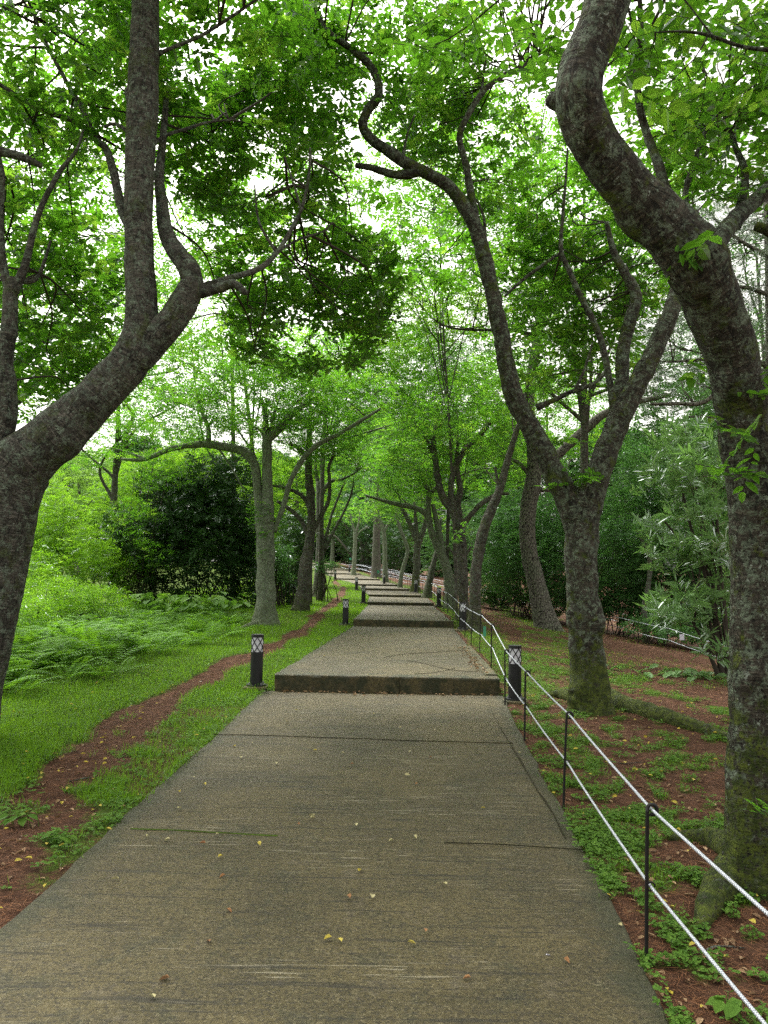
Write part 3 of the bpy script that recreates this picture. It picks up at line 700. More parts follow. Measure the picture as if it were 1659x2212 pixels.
# ---- mid-right forked tree
tree('cherry_tree', 'dark forked cherry tree right of the rope fence with a long mossy root running right', CH, 9.15,
     [(1280, 1552, 118), (1277, 1500, 94), (1270, 1430, 84), (1262, 1340, 82), (1257, 1240, 80), (1256, 1160, 84), (1262, 1105, 84), (1278, 1055, 74), (1298, 1010, 66), (1316, 958, 60), (1340, 898, 57), (1372, 838, 52), (1402, 782, 48), (1426, 728, 45), (1450, 672, 42), (1466, 615, 36, .1), (1490, 540, 30, .3), (1500, 460, 24, .5)],
     [[(1252, 1175, 50), (1242, 1115, 72), (1222, 1068, 66), (1196, 1020, 58), (1172, 968, 54), (1140, 912, 51), (1112, 862, 50), (1096, 800, 46), (1084, 730, 43), (1071, 670, 41), (1056, 600, 40), (1044, 545, 40), (1026, 490, 38), (1002, 446, 35), (968, 402, 32), (922, 374, 32), (882, 356, 31), (842, 328, 30), (806, 304, 27), (784, 275, 25), (793, 240, 25), (816, 210, 24), (816, 175, 22), (796, 138, 20), (752, 100, 18), (716, 76, 16), (694, 44, 10), (660, -20, 7)],
      [(905, 370, 24), (870, 378, 24), (840, 374, 20), (800, 362, 17), (768, 358, 13)],
      [(1050, 560, 28), (1028, 480, 24, .1), (1014, 400, 19, .1), (1004, 345, 17, .1), (992, 296, 16, .1), (1008, 254, 16, .1), (1042, 200, 15, .2), (1082, 166, 14, .3), (1130, 144, 12, .4), (1165, 116, 9, .5)],
      [(1038, 205, 9, .2), (1044, 170, 6, .2), (1050, 120, 5, .2)],
      [(870, 340, 8), (880, 290, 6), (895, 250, 5)],
      [(1338, 905, 40, .1), (1344, 830, 35, .2), (1346, 760, 34, .3), (1360, 695, 32, .3), (1374, 640, 29, .3), (1350, 590, 24, .3), (1326, 545, 18, .3), (1310, 480, 12, .3)],
      [(1330, 905, 26), (1318, 830, 18), (1302, 750, 17), (1280, 690, 16), (1256, 645, 15), (1230, 585, 14), (1212, 540, 11), (1216, 460, 9), (1222, 390, 7), (1226, 320, 5)],
      [(1160, 880, 20), (1178, 872, 14), (1202, 862, 13), (1230, 848, 12), (1262, 838, 11), (1298, 816, 9), (1316, 780, 6)],
      [(1240, 846, 8), (1262, 800, 7), (1280, 740, 5)],
      [(1090, 640, 6, .2), (1140, 596, 9, .2), (1212, 545, 8, .2)],
      [(1048, 520, 10), (1045, 470, 7), (1030, 430, 5)]],
     [(860, 130, 10.2, 190, 150, 1.4, 1.7), (1020, 330, 10.8, 150, 140, 1.2, 1.5), (700, 90, 10.6, 120, 120, 1.2, 1.9), (1010, 130, 11, 130, 130, 1.2, 1.1), (930, 260, 10.6, 110, 90, 1.1, 1.5), (900, 470, 11.2, 60, 60, .8, .5),
      (1230, 480, 11.4, 130, 140, 1.2, 2.0), (1250, 640, 11, 140, 110, 1.1, 1.8), (1180, 560, 11.5, 110, 100, 1.0, 1.7), (1380, 560, 11.4, 110, 120, 1.1, 1.6), (1180, 760, 10.8, 110, 80, .9, 1.5), (1330, 740, 10.6, 90, 80, .8, 1.2), (960, 560, 12.2, 120, 70, 1.0, 1.4), (900, -250, 9.5, 350, 170, 1.5, 1.6), (1150, -150, 9.5, 250, 150, 1.5, 1.4), (1350, 250, 11, 150, 160, 1.3, 1.3), (900, -700, 7.5, 500, 220, 1.5, 1.0),  # blobs with negative y: unseen overhead crown, added for shade
      (1235, 1040, 9.0, 45, 20, .2, 1.2, .2), (1210, 965, 9.3, 40, 45, .3, .9, .2), (1150, 740, 9.3, 60, 40, .4, .8, .3), (1270, 1030, 8.8, 24, 16, .1, 1.2, .2)],
     bark='bark_moss', wk=.85, size=.108, seed=8, ntw=140, flare=.26, knots=22,
     roots=[[(1300, 1520, 60), (1350, 1532, 44), (1420, 1552, 40), (1480, 1570, 36), (1530, 1585, 30), (1570, 1598, 24), (1610, 1606, 14)], [(1255, 1518, 44), (1215, 1508, 28), (1185, 1506, 16)]])
# ---- second left tree
tree('cherry_tree', 'pale lichen-covered cherry tree on the left lawn with one long limb arching left', CH, 20.0,
     [(574, 1358, 70), (574, 1335, 52), (574, 1300, 44), (574, 1240, 41), (574, 1190, 41), (573, 1140, 42), (571, 1110, 40)],
     [[(566, 1125, 26), (558, 1071, 20), (555, 1034, 20), (549, 1001, 21), (537, 984, 23), (518, 972, 21), (494, 967, 19), (465, 962, 18), (425, 960, 16), (370, 970, 13), (310, 992, 10), (262, 992, 6)],
      [(578, 1125, 32), (578, 1071, 27), (577, 1034, 25), (577, 984, 23), (579, 950, 22), (600, 930, 19), (618, 907, 18), (640, 887, 15), (665, 870, 10)],
      [(579, 955, 14), (586, 930, 11), (590, 902, 9), (597, 880, 6)], [(575, 955, 16), (573, 922, 14), (573, 895, 11), (565, 860, 6)], [(575, 950, 8), (560, 928, 6), (543, 920, 4)],
      [(592, 1150, 12), (600, 1125, 11), (613, 1091, 12), (625, 1046, 12), (642, 1011, 12), (662, 982, 12), (692, 957, 11), (727, 940, 10), (757, 922, 9), (791, 902, 8), (823, 882, 6)],
      [(450, 962, 13), (450, 925, 11), (438, 895, 9), (425, 850, 6)], [(470, 965, 5), (500, 1010, 4), (525, 1055, 3)], [(310, 990, 6), (270, 975, 4), (225, 965, 3)]],
     [(560, 850, 20, 140, 85, 2.5, 2.4), (400, 890, 20, 130, 60, 2.2, 1.9), (650, 840, 20.5, 110, 80, 2.0, 2.4), (300, 950, 20, 90, 40, 1.6, 1.0), (700, 930, 21, 80, 50, 1.5, 1.4), (480, 930, 21, 90, 50, 1.5, 1.4), (770, 850, 21.5, 90, 60, 1.6, 1.6), (560, 1120, 19.8, 34, 40, .4, 1.0, .25), (560, 1190, 19.8, 20, 20, .3, .8, .25)],
     bark='bark_pale', seed=12, ntw=60, flare=.45, roots=[[(560, 1350, 20), (530, 1357, 12), (500, 1364, 5)]])
# ---- third left
tree('cherry_tree', 'knobbly leaning cherry tree just behind the pale tree on the left lawn', CH, 23.5,
     [(647, 1340, 48), (648, 1322, 40), (654, 1285, 33), (660, 1232, 30), (667, 1183, 26), (672, 1133, 22), (672, 1083, 20), (667, 1034, 18), (666, 996, 15), (667, 950, 12), (668, 900, 8)],
     [[(668, 1160, 14), (655, 1132, 11), (640, 1112, 10), (620, 1096, 9), (598, 1082, 7)], [(670, 1100, 12), (660, 1080, 10), (642, 1064, 9), (613, 1053, 8), (590, 1049, 6)],
      [(670, 1165, 12), (680, 1138, 11), (694, 1112, 10), (710, 1081, 9), (712, 1039, 8), (710, 1010, 7), (719, 984, 6), (724, 950, 5)], [(667, 990, 11), (650, 972, 10), (625, 957, 8)], [(668, 930, 8), (690, 900, 6), (705, 860, 4)]],
     [(690, 900, 24, 110, 80, 2.2, 2.2), (620, 1000, 24, 70, 60, 1.6, 1.6), (740, 960, 24.5, 60, 60, 1.6, 1.5), (640, 950, 24.5, 80, 60, 1.5, 1.6)], bark='bark', seed=15, ntw=40, flare=.4, rough=.22, knots=16)
tree('cherry_tree', 'dark cherry tree with broken top, third in the row on the left lawn', CH, 32.0,
     [(688, 1290, 34), (688, 1275, 27), (691, 1220, 22), (692, 1170, 20), (690, 1120, 16), (690, 1071, 15), (690, 1040, 16)],
     [[(698, 1195, 9), (703, 1165, 8), (708, 1145, 7), (718, 1108, 6), (737, 1059, 5), (745, 1040, 4)], [(700, 1190, 8), (722, 1145, 7), (742, 1108, 6), (759, 1066, 5), (765, 1030, 3)],
      [(692, 1075, 9), (705, 1050, 8), (717, 1039, 8), (740, 1035, 6), (770, 1020, 4)], [(690, 1060, 8), (682, 1009, 8), (684, 960, 6)]],
     [(740, 1000, 33, 70, 60, 2.5, 2.0), (780, 940, 33, 80, 60, 2.5, 1.8), (710, 1100, 33, 40, 40, 1.5, 1.0)], bark='bark_dark', seed=17, ntw=30, flare=.4, size=.1)
# ---- right row behind
tree('cherry_tree', 'curving cherry trunk right beside the second lamp along the rope fence', CH, 19.2,
     [(1026, 1378, 46), (1025, 1340, 29), (1026, 1290, 26), (1028, 1241, 25), (1033, 1199, 26), (1041, 1158, 26), (1052, 1125, 24), (1065, 1092, 22), (1078, 1062, 20), (1090, 1020, 17), (1102, 975, 15), (1118, 925, 13), (1135, 880, 10), (1140, 820, 7)],
     [[(1060, 1108, 12), (1075, 1060, 8), (1070, 1010, 6)]],
     [(1130, 860, 20, 90, 70, 1.8, 1.5), (1060, 940, 20.5, 70, 60, 1.5, 1.2), (1000, 1155, 19, 26, 26, .4, 1.0, .2)], bark='bark', seed=21, ntw=25, flare=.35)
tree('cherry_tree', 'straight cherry tree fanning into many limbs behind the second rope side lamp', CH, 22.0,
     [(1004, 1362, 34), (1003, 1323, 25), (1000, 1257, 24), (997, 1191, 24), (994, 1150, 25), (991, 1122, 28)],
     [[(990, 1130, 24), (979, 1103, 20), (963, 1085, 18), (953, 1065, 17), (947, 1040, 16), (941, 1000, 14), (936, 960, 13), (944, 905, 9)], [(992, 1118, 16), (989, 1084, 15), (994, 1065, 14), (992, 1042, 13), (986, 1000, 10), (990, 950, 7)],
      [(984, 1100, 14), (974, 1065, 14), (980, 1020, 14), (1002, 975, 13), (1040, 935, 12), (1082, 883, 9)], [(996, 1140, 14), (1008, 1123, 13), (1024, 1104, 12), (1040, 1088, 12), (1057, 1077, 11), (1075, 1068, 9), (1100, 1066, 6)],
      [(945, 1010, 8), (930, 970, 8), (915, 940, 6)]],
     [(1000, 900, 23, 120, 90, 2.5, 2.0), (920, 960, 23, 80, 80, 2.0, 1.8), (1060, 1010, 23.5, 70, 60, 1.6, 1.0), (1090, 930, 23, 60, 60, 1.5, 1.3)], bark='bark', seed=23, ntw=45, flare=.25)
tree('cherry_tree', 'lichen-grey cherry tree behind the third lamp along the rope fence, leaning left', CH, 28.0,
     [(973, 1316, 34), (973, 1300, 27), (972, 1270, 24), (966, 1232, 22), (956, 1204, 20), (943, 1175, 18), (934, 1155, 17), (928, 1133, 15), (925, 1100, 13), (926, 1067, 12), (918, 1045, 9), (905, 1020, 6)],
     [[(930, 1130, 15), (916, 1107, 14), (892, 1096, 12), (867, 1091, 12), (845, 1086, 10), (815, 1078, 7), (790, 1070, 5)], [(955, 1200, 16), (951, 1165, 15), (943, 1125, 12), (935, 1090, 9)], [(926, 1070, 9), (943, 1052, 8), (955, 1030, 6)]],
     [(900, 1010, 29, 90, 70, 2.5, 2.0), (850, 1040, 29, 70, 40, 2.0, 1.2), (960, 1010, 29, 60, 70, 2.2, 1.4)], bark='bark_pale', seed=25, ntw=35, flare=.3, size=.1)
tree('cherry_tree', 'short dark cherry trunk leaning right behind the lichen-grey tree', CH, 35.0,
     [(922, 1290, 26), (925, 1272, 19), (931, 1240, 15), (937, 1215, 13), (944, 1190, 11), (950, 1160, 8), (952, 1120, 6)], [], [(955, 1110, 36, 45, 40, 2.0, 1.2)], bark='bark_dark', seed=27, ntw=10, flare=.3, size=.11)
tree('cherry_tree', 'mossy upright cherry tree directly behind the fourth lamp along the rope fence', CH, 41.0,
     [(898, 1275, 26), (898, 1260, 19), (900, 1224, 17), (901, 1185, 17), (904, 1165, 19)],
     [[(902, 1170, 14), (889, 1141, 12), (882, 1125, 11), (872, 1105, 10), (860, 1085, 7)], [(906, 1168, 13), (916, 1141, 11), (920, 1115, 8), (918, 1090, 6)], [(902, 1165, 9), (898, 1125, 8), (895, 1085, 5)]],
     [(890, 1070, 42, 80, 55, 3.0, 1.8), (840, 1100, 42, 50, 35, 2.5, 1.2)], bark='bark_moss', seed=29, ntw=30, flare=.3, size=.12)
tree('cherry_tree', 'thin cherry tree bent like an elbow, left of the mossy upright tree', CH, 46.0,
     [(864, 1266, 14), (866, 1250, 10), (872, 1221, 9), (880, 1195, 9), (878, 1178, 9), (864, 1141, 8), (858, 1115, 7), (856, 1085, 5)], [], [(850, 1070, 47, 50, 40, 2.5, 1.3)], bark='bark_pale', seed=31, ntw=12, flare=.3, size=.12)
tree('cherry_tree', 'pale slender cherry in front of the stout far pine', CH, 54.0,
     [(833, 1247, 17), (832, 1235, 12), (831, 1177, 10), (828, 1145, 9), (820, 1118, 7), (812, 1095, 5)], [[(829, 1150, 6), (840, 1130, 5), (855, 1112, 4)], [(827, 1150, 3), (805, 1125, 3), (790, 1105, 2)]],
     [(810, 1090, 55, 60, 35, 3, 1.6), (860, 1110, 55, 35, 25, 2, 1.2)], bark='bark_pale', seed=33, ntw=12, size=.13, flare=.5)
tree('pine_tree', 'stout scaly grey pine trunk far back near the end of the nearest rope fence', 'tree', 60.0,
     [(813, 1240, 27), (813, 1228, 22), (813, 1177, 18), (814, 1142, 16), (815, 1090, 14), (817, 1000, 11), (818, 900, 8)], [[(815, 1060, 6), (850, 1030, 4)], [(815, 1020, 6), (780, 990, 4)]],
     [(820, 900, 60, 80, 60, 3, 1.0)], kind_needles=True, leaf='needle', bark='pine', seed=35, size=.2, ntw=10, per=26, flare=.2, rough=.05, knots=0)
tree('cherry_tree', 'slim pale cherry tree forking at head height near the far end of the rope fence', CH, 63.0,
     [(764, 1232, 14), (765, 1221, 10), (767, 1177, 9), (767, 1150, 9)], [[(767, 1152, 6), (760, 1126, 5), (755, 1100, 3)], [(768, 1152, 6), (775, 1129, 5), (778, 1105, 3)], [(768, 1160, 4), (780, 1146, 3.5), (795, 1138, 3)]],
     [(765, 1105, 64, 60, 30, 3, 1.6)], bark='bark_pale', seed=37, ntw=12, size=.13)
tree('cherry_tree', 'distant cherry trunk at the very top of the steps, beyond the left lawn trees', CH, 82.0,
     [(718, 1215, 13), (718, 1205, 10), (719, 1170, 8), (722, 1140, 6)], [], [(720, 1130, 82, 45, 30, 3, 1.8)], bark='bark_pale', seed=39, ntw=6, size=.15)
# ---- pines on the right
pb = hit(1183, 1360)
tree('pine_tree', 'curved pine with scaly plated bark standing on the red needle-covered ground', 'tree', float(pb[1]),
     [(1184, 1372, 70), (1180, 1350, 58), (1170, 1308, 48), (1156, 1250, 42), (1144, 1200, 39), (1139, 1150, 38), (1141, 1100, 38), (1149, 1055, 38), (1154, 1010, 35), (1150, 950, 31), (1142, 880, 28), (1150, 800, 25), (1165, 700, 22), (1170, 600, 18)],
     [[(1152, 1065, 14), (1175, 1058, 10), (1200, 1062, 8)], [(1180, 1010, 20, .3), (1220, 968, 22, .3), (1245, 945, 23, .3), (1275, 918, 22, .3), (1310, 892, 18, .3), (1380, 868, 13, .3), (1450, 852, 9, .4)],
      [(1155, 1040, 12), (1120, 1000, 9), (1080, 985, 6)], [(1150, 840, 12), (1230, 800, 9), (1320, 770, 6)], [(1160, 740, 10), (1100, 700, 7)]],
     [(1200, 620, pb[1]+1, 150, 90, 1.8, 1.3), (1300, 760, pb[1]+1, 140, 70, 1.6, 1.0), (1110, 700, pb[1]+1.5, 90, 80, 1.6, 1.0), (1420, 840, pb[1]+1, 120, 60, 1.5, 1.0)],
     kind_needles=True, leaf='needle', bark='pine', seed=41, size=.13, ntw=50, per=26, flare=.25, rough=.06, knots=3, group=None)
tree('pine_tree', 'feathery grey-green pine behind the right edge tree, with long bare side branches', 'tree', 16.0,
     [(1700, 1480, 60), (1698, 1400, 46), (1690, 1200, 42), (1680, 1000, 40), (1672, 800, 36), (1668, 600, 32), (1660, 400, 24)],
     [[(1678, 830, 14), (1600, 800, 11), (1525, 866, 10), (1460, 872, 9), (1405, 873, 7)], [(1680, 800, 14), (1600, 770, 10), (1500, 778, 7), (1440, 782, 4)], [(1672, 640, 12), (1600, 620, 8), (1560, 640, 5)], [(1690, 880, 12), (1640, 850, 9), (1570, 830, 6)],
      [(1672, 560, 12), (1600, 520, 8), (1540, 470, 5)], [(1680, 930, 12), (1600, 905, 8), (1480, 900, 5)]],
     [(1560, 560, 16.5, 140, 110, 1.6, 2.0), (1640, 760, 16.5, 110, 110, 1.5, 1.7), (1480, 720, 17.5, 110, 90, 1.5, 1.4), (1600, 430, 17, 130, 90, 1.5, 1.7), (1480, 840, 17.5, 120, 60, 1.5, 1.2), (1640, 920, 17, 100, 50, 1.4, 1.2), (1400, 700, 18, 100, 90, 1.4, 1.2)],
     kind_needles=True, leaf='needle', bark='pine', seed=43, size=.13, ntw=90, per=26, flare=.2, rough=.06, knots=0)

# ------------------------------------------------------------------ shrubs / hedges
def shrub(name, label, cat, blobs, leaf, size, k, seed, group=None, asp=.45, per=8, stems=(), thr=.36, up=0.0, sd=None, Ls=.3, tilt=.7, hi=None, sc=1.6):
    rs = np.random.RandomState(seed); b0 = blobs[0]; P0 = unp(b0[0], b0[1], b0[2])
    root = empty(name, (P0[0], P0[1], float(ground(P0[0], P0[1])))); tag(root, label, cat, group)
    lf = Leaves(); A = []
    for j, b in enumerate(blobs):
        x, y, d, rx, ry, rd = b[:6]; kk = b[6] if len(b) > 6 else k
        n = max(3, int(kk*1.5*math.pi*rx*ry/((size*F/d)**2*asp*.5)/per))
        Pn = blob_pts(x, y, d, rx, ry, rd, n, rs, thr, sc, 0, seed+j); A.append(Pn)
        sprays(lf, Pn, size, per, Ls, (d < 14) if hi is None else hi, tilt, None, asp, rs=rs, upward=up)
    parent_keep(lf.build('foliage', MAT[leaf], None), root)
    mb = MB(); A = np.vstack(A); gnd = np.array(root.location)
    for q, L in enumerate(stems):
        p, r = limb_pts(L, sd); tube(mb, p, r, 10, .1, .1, seed+q)
    for q in range(16):
        t_ = A[rs.randint(len(A))]; b_ = np.array([gnd[0]+rs.normal(0, .25), gnd[1]+rs.normal(0, .2), gnd[2]-.1])
        if sd: b_ = limb_pts(stems[q % len(stems)], sd)[0][rs.randint(1, 3)]
        tube(mb, np.array([b_, b_*.6+t_*.4+rs.normal(0, .1, 3)+[0, 0, .2], t_]), [.02, .014, .004], 6, .25, .1, q)
    parent_keep(mb.build('stems', MAT['twig'], None, True), root)
    return root
shrub('evergreen_bush', 'big dark glossy evergreen bush behind the pale cherry tree on the left', 'bush',
      [(430, 1180, 25.5, 130, 140, 2.0), (500, 1110, 26, 90, 120, 1.8), (380, 1110, 26, 80, 100, 1.6), (300, 1210, 25, 75, 100, 1.6), (450, 1040, 26, 70, 60, 1.4), (530, 1230, 26, 60, 110, 1.6), (340, 1050, 26, 50, 40, 1.2, 1.5), (250, 1150, 25, 50, 60, 1.2, 2.0), (520, 1000, 26, 60, 40, 1.2, 1.5)], 'glossy', .14, 4.0, 101, thr=.38)
shrub('leafy_bush', 'mid green bush leaning against the left flank of the dark evergreen', 'bush', [(290, 1130, 24, 70, 60, 1.2), (350, 1020, 24.5, 80, 40, 1.2), (330, 1200, 23.5, 50, 40, 1.0, 1.2)], 'cherry', .12, 1.4, 102, thr=.40)
shrub('evergreen_bush', 'low dark evergreen bush between the pale tree and the leaning knobbly tree', 'bush', [(622, 1210, 28, 40, 60, 1.2), (615, 1270, 27.5, 35, 45, 1.0), (640, 1150, 29, 40, 50, 1.2)], 'glossy', .13, 4.5, 103, thr=.30)
shrub('bamboo_grass_bush', 'small bush with long pointed leaves between the second and third lawn trees', 'bush', [(607, 1205, 26, 28, 34, .5), (615, 1245, 26, 20, 22, .4)], 'hedge', .22, 2.5, 105, asp=.16, up=.2)
shrub('leafy_sprout', 'tuft of long pointed leaves at the foot of the dark broken-topped tree', 'plant', [(702, 1224, 30.5, 26, 14, .4)], 'hedge', .22, 2.6, 107, asp=.16, up=.1)
shrub('bright_bush', 'bright yellow-green bush at the left edge behind the big left tree', 'bush', [(150, 1200, 23, 110, 70, 1.6), (90, 1130, 24, 80, 70, 1.5), (60, 1240, 21, 90, 60, 1.5)], 'bright', .12, 3.2, 109, thr=.34)
shrub('bright_bush', 'lime green bush spilling left of the big dark evergreen', 'bush', [(250, 1240, 24.5, 80, 55, 1.4), (210, 1180, 26, 60, 60, 1.4), (270, 1130, 27, 50, 60, 1.4)], 'bright', .11, 2.8, 111, thr=.34)
shrub('bramble_bush', 'tangled bramble mound with dry stems at the left edge of the fern bed', 'bush', [(110, 1290, 17, 110, 50, 1.2), (210, 1300, 18, 90, 40, 1.2), (60, 1330, 15, 70, 50, 1.0)], 'bright', .07, 2.6, 113, thr=.38)
shrub('hedge', 'tall blue-green hedge filling the space right of the curving trunks behind the second trail', 'hedge', [(1130, 1190, 30, 110, 110, 1.8), (1090, 1120, 32, 70, 80, 1.8), (1190, 1230, 29, 60, 100, 1.6), (1070, 1240, 33, 60, 60, 1.6), (1210, 1130, 31, 70, 80, 1.5), (1090, 1290, 33, 60, 30, .8), (1180, 1300, 31, 60, 35, .8), (1240, 1290, 30, 40, 40, .8)], 'hedge', .12, 4.0, 115, thr=.30)
shrub('hedge', 'shadowy dark hedge between the forked tree and the oleander', 'hedge', [(1340, 1220, 29, 90, 110, 1.8), (1440, 1230, 28.5, 100, 120, 1.6), (1360, 1120, 31, 90, 80, 1.6), (1530, 1240, 28, 80, 140, 1.6), (1450, 1110, 31, 90, 60, 1.6), (1370, 1310, 28, 70, 45, .8), (1290, 1290, 28.5, 60, 50, .8), (1450, 1340, 26, 70, 40, .7), (1540, 1350, 25, 80, 50, .7), (1620, 1230, 28, 90, 150, 1.5), (1500, 980, 31, 110, 80, 2.0, 3), (1400, 1010, 32, 100, 70, 2.0, 3)], 'hedge', .13, 4.0, 117, thr=.30)
shrub('oleander', 'tall oleander with long narrow silvery leaves left of the big right-edge tree', 'shrub',
      [(1480, 990, 12.5, 95, 85, .9, 2.3), (1420, 1090, 12.8, 70, 80, .8, 1.2), (1530, 1120, 12.2, 60, 120, .8, 1.5), (1470, 1190, 12.5, 80, 60, .8, 1.2), (1480, 1310, 12.0, 85, 55, .7, 2.0), (1570, 1230, 12.5, 60, 120, .7, 1.2), (1440, 1310, 12.6, 50, 50, .6, 1.2), (1545, 1400, 11.8, 50, 40, .5, 1.0)],
      'oleander', .20, 1.2, 119, asp=.17, per=11, up=.75, Ls=.16, tilt=1.2, thr=.40, hi=True,
      stems=[[(1572, 1510, 20), (1558, 1440, 13), (1545, 1330, 10), (1520, 1230, 8), (1490, 1130, 6), (1470, 1040, 4)], [(1572, 1510, 20), (1572, 1420, 15), (1562, 1300, 11), (1552, 1200, 9), (1548, 1100, 6)], [(1572, 1510, 20), (1535, 1420, 8), (1500, 1350, 6), (1470, 1300, 4)], [(1572, 1510, 20), (1548, 1390, 9), (1540, 1260, 7), (1480, 1180, 5), (1430, 1120, 4)], [(1572, 1510, 20), (1585, 1380, 10), (1590, 1250, 7)]], sd=12.3)
shrub('shrub', 'small broad-leaved shrub under the dark hedge behind the hanging white card', 'shrub', [(1400, 1350, 24.5, 60, 28, .8), (1465, 1370, 23.5, 50, 22, .8)], 'hedge', .13, 2.6, 121)
# crooked little trunk in front of the hedge
tree('small_tree', 'crooked thin dark trunk in front of the shadowy hedge', 'tree', 25.5, [(1396, 1372, 16), (1394, 1340, 13), (1392, 1310, 12), (1400, 1270, 11), (1404, 1220, 10), (1395, 1180, 8), (1380, 1160, 5)], [[(1402, 1200, 6), (1412, 1180, 4)]], [(1390, 1150, 25.5, 50, 30, .8, 1.5)], leaf='hedge', bark='bark_dark', seed=123, ntw=10, size=.12)

# background trees (each its own trunk + crown)
def bgtree(label, x, ybase, d, wd, crown, leaf, size, seed, k=3.0, name='broadleaf_tree', group='trees in the background', bark='bark'):
    top = min(c[1] for c in crown)
    tree(name, label, 'tree', d, [(x, ybase, wd*1.3), (x+2, ybase-20, wd), (x+wd*.3, (ybase+top)/2, wd*.8), (x, top, wd*.4)], [[(x, (ybase+top)/2+30, wd*.5), (x-60, (ybase+top)/2-40, wd*.3), (x-90, top+20, wd*.15)], [(x, (ybase+top)/2+20, wd*.5), (x+50, (ybase+top)/2-60, wd*.3), (x+80, top, wd*.15)]],
         crown, leaf=leaf, bark=bark, size=size, k=k, seed=seed, ntw=25, flare=.3, thr=.36, Ls=.6, per=12)
bgtree('pale green tree in the gap between the big left tree and the dark evergreen', 170, 1250, 46, 14, [(170, 1060, 46, 80, 90, 4), (230, 1040, 48, 70, 70, 4), (190, 1130, 46, 100, 60, 4)], 'pale', .17, 201)  # drawn with the paler leaf colour
bgtree('bright green tree close behind the left trunk, right of it at branch height', 120, 1270, 32, 12, [(110, 1080, 32, 60, 70, 2.5), (140, 1150, 32, 80, 60, 2.5), (60, 1190, 31, 60, 80, 2)], 'bright', .15, 203)
bgtree('yellow-green tree rising behind the dark evergreen bush', 330, 1270, 36, 14, [(330, 1030, 36, 90, 55, 3), (420, 1000, 37, 90, 50, 3), (260, 1090, 35, 70, 70, 3), (500, 1010, 38, 60, 60, 3)], 'bright', .15, 205)
bgtree('light green tree behind the small dark bush between the lawn trees', 640, 1260, 45, 12, [(640, 1080, 46, 90, 90, 4), (620, 1160, 45, 60, 60, 3), (560, 1030, 46, 70, 60, 4)], 'bright', .17, 207)
bgtree('full green tree high over the middle of the steps', 985, 1275, 44, 10, [(880, 800, 40, 130, 90, 4, 2.4), (800, 900, 44, 120, 80, 4, 2.6), (960, 830, 42, 110, 90, 4, 2.4), (880, 950, 50, 120, 70, 4, 2.6)], 'cherry_dark', .15, 209)
bgtree('lime green tree crown in the centre above the second lawn tree', 668, 1290, 29, 10, [(860, 700, 26, 120, 70, 2.5, 1.9), (930, 640, 24, 110, 60, 2.2, 1.6), (780, 770, 27, 100, 60, 2.5, 2.0), (1010, 680, 25, 70, 60, 2, 1.5)], 'bright', .12, 211)
bgtree('leafy tree crown between the two limbs of the forked tree', 1180, 1290, 34, 12, [(1190, 900, 30, 120, 90, 3, 1.9), (1080, 830, 30, 100, 80, 3, 1.9), (1280, 900, 28, 90, 90, 3, 1.4), (1060, 1000, 34, 90, 70, 3, 2.0)], 'cherry', .14, 213)
bgtree('deep green tree at the turn of the steps beyond the slim pale cherry', 790, 1235, 78, 10, [(780, 1080, 80, 110, 60, 5, 3), (860, 1130, 76, 70, 60, 4, 3), (730, 1120, 84, 60, 60, 4, 3)], 'hedge', .22, 215)
bgtree('dark evergreen wall tree directly behind the slim pale cherry', 780, 1228, 74, 12, [(785, 1180, 74, 34, 60, 2, 4.5), (850, 1190, 70, 50, 55, 2, 4.5), (745, 1165, 78, 22, 45, 2, 3.5)], 'glossy', .2, 217)
bgtree('upper left background tree showing through the fork of the big left tree', 500, 1290, 27.5, 14, [(420, 800, 26, 110, 70, 2.5, 1.1), (250, 780, 24, 90, 70, 2.5, 1.4), (330, 690, 24, 90, 70, 2, 1.0), (720, 780, 24, 100, 70, 2, 1.5)], 'cherry', .12, 219)
def bgt2(label, x, yb, d, wd, crown, leaf, size, seed, k, lean=0):
    top = min(c[1] for c in crown); h = yb-top
    tree('broadleaf_tree', label, 'tree', d, [(x, yb, wd*1.3), (x+2, yb-20, wd), (x+lean*.3, yb-h*.35, wd*.85), (x+lean*.7, yb-h*.6, wd*.55), (x+lean, top+40, wd*.25)],
         [[(x+lean*f0, yb-h*(.30+.3*f0), wd*.42), (c[0]*.35+(x+lean*f0)*.65+jx, (c[1]*.4+(yb-h*(.30+.3*f0))*.6)+jy, wd*.34), (c[0]*.8+x*.2-jx, c[1]*.75+(yb-h*.4)*.25-jy*.6, wd*.22), (c[0]+jy, c[1], wd*.08)] for c, f0, jx, jy in zip(crown, np.linspace(.2, .9, len(crown)), np.random.RandomState(seed).normal(0, 22, len(crown)), np.random.RandomState(seed+1).normal(0, 20, len(crown)))], crown, leaf=leaf, size=size, k=k, seed=seed, ntw=70, flare=.3, thr=.37, Ls=.42)
bgt2('leafy cherry behind the big left tree, seen left of its upright limb', -60, 1500, 13.5, 44, [(120, 480, 13.5, 200, 130, 2), (60, 780, 13.5, 150, 130, 2), (250, 640, 14, 150, 90, 2), (330, 480, 14.5, 110, 80, 1.5, .8), (150, 250, 13, 180, 150, 1.5)], 'cherry', .095, 301, 1.2, 60)
bgt2('broad-crowned tree whose foliage fills the sky behind the left fork', 566, 1335, 22.5, 12, [(430, 650, 18, 150, 100, 2), (480, 520, 18, 140, 100, 2), (300, 800, 19, 130, 70, 2, 1.2), (560, 760, 19, 140, 70, 2), (520, 380, 17, 150, 90, 2, 1.0), (300, 600, 18, 120, 90, 2, .9)], 'cherry', .10, 303, 1.4, -60)
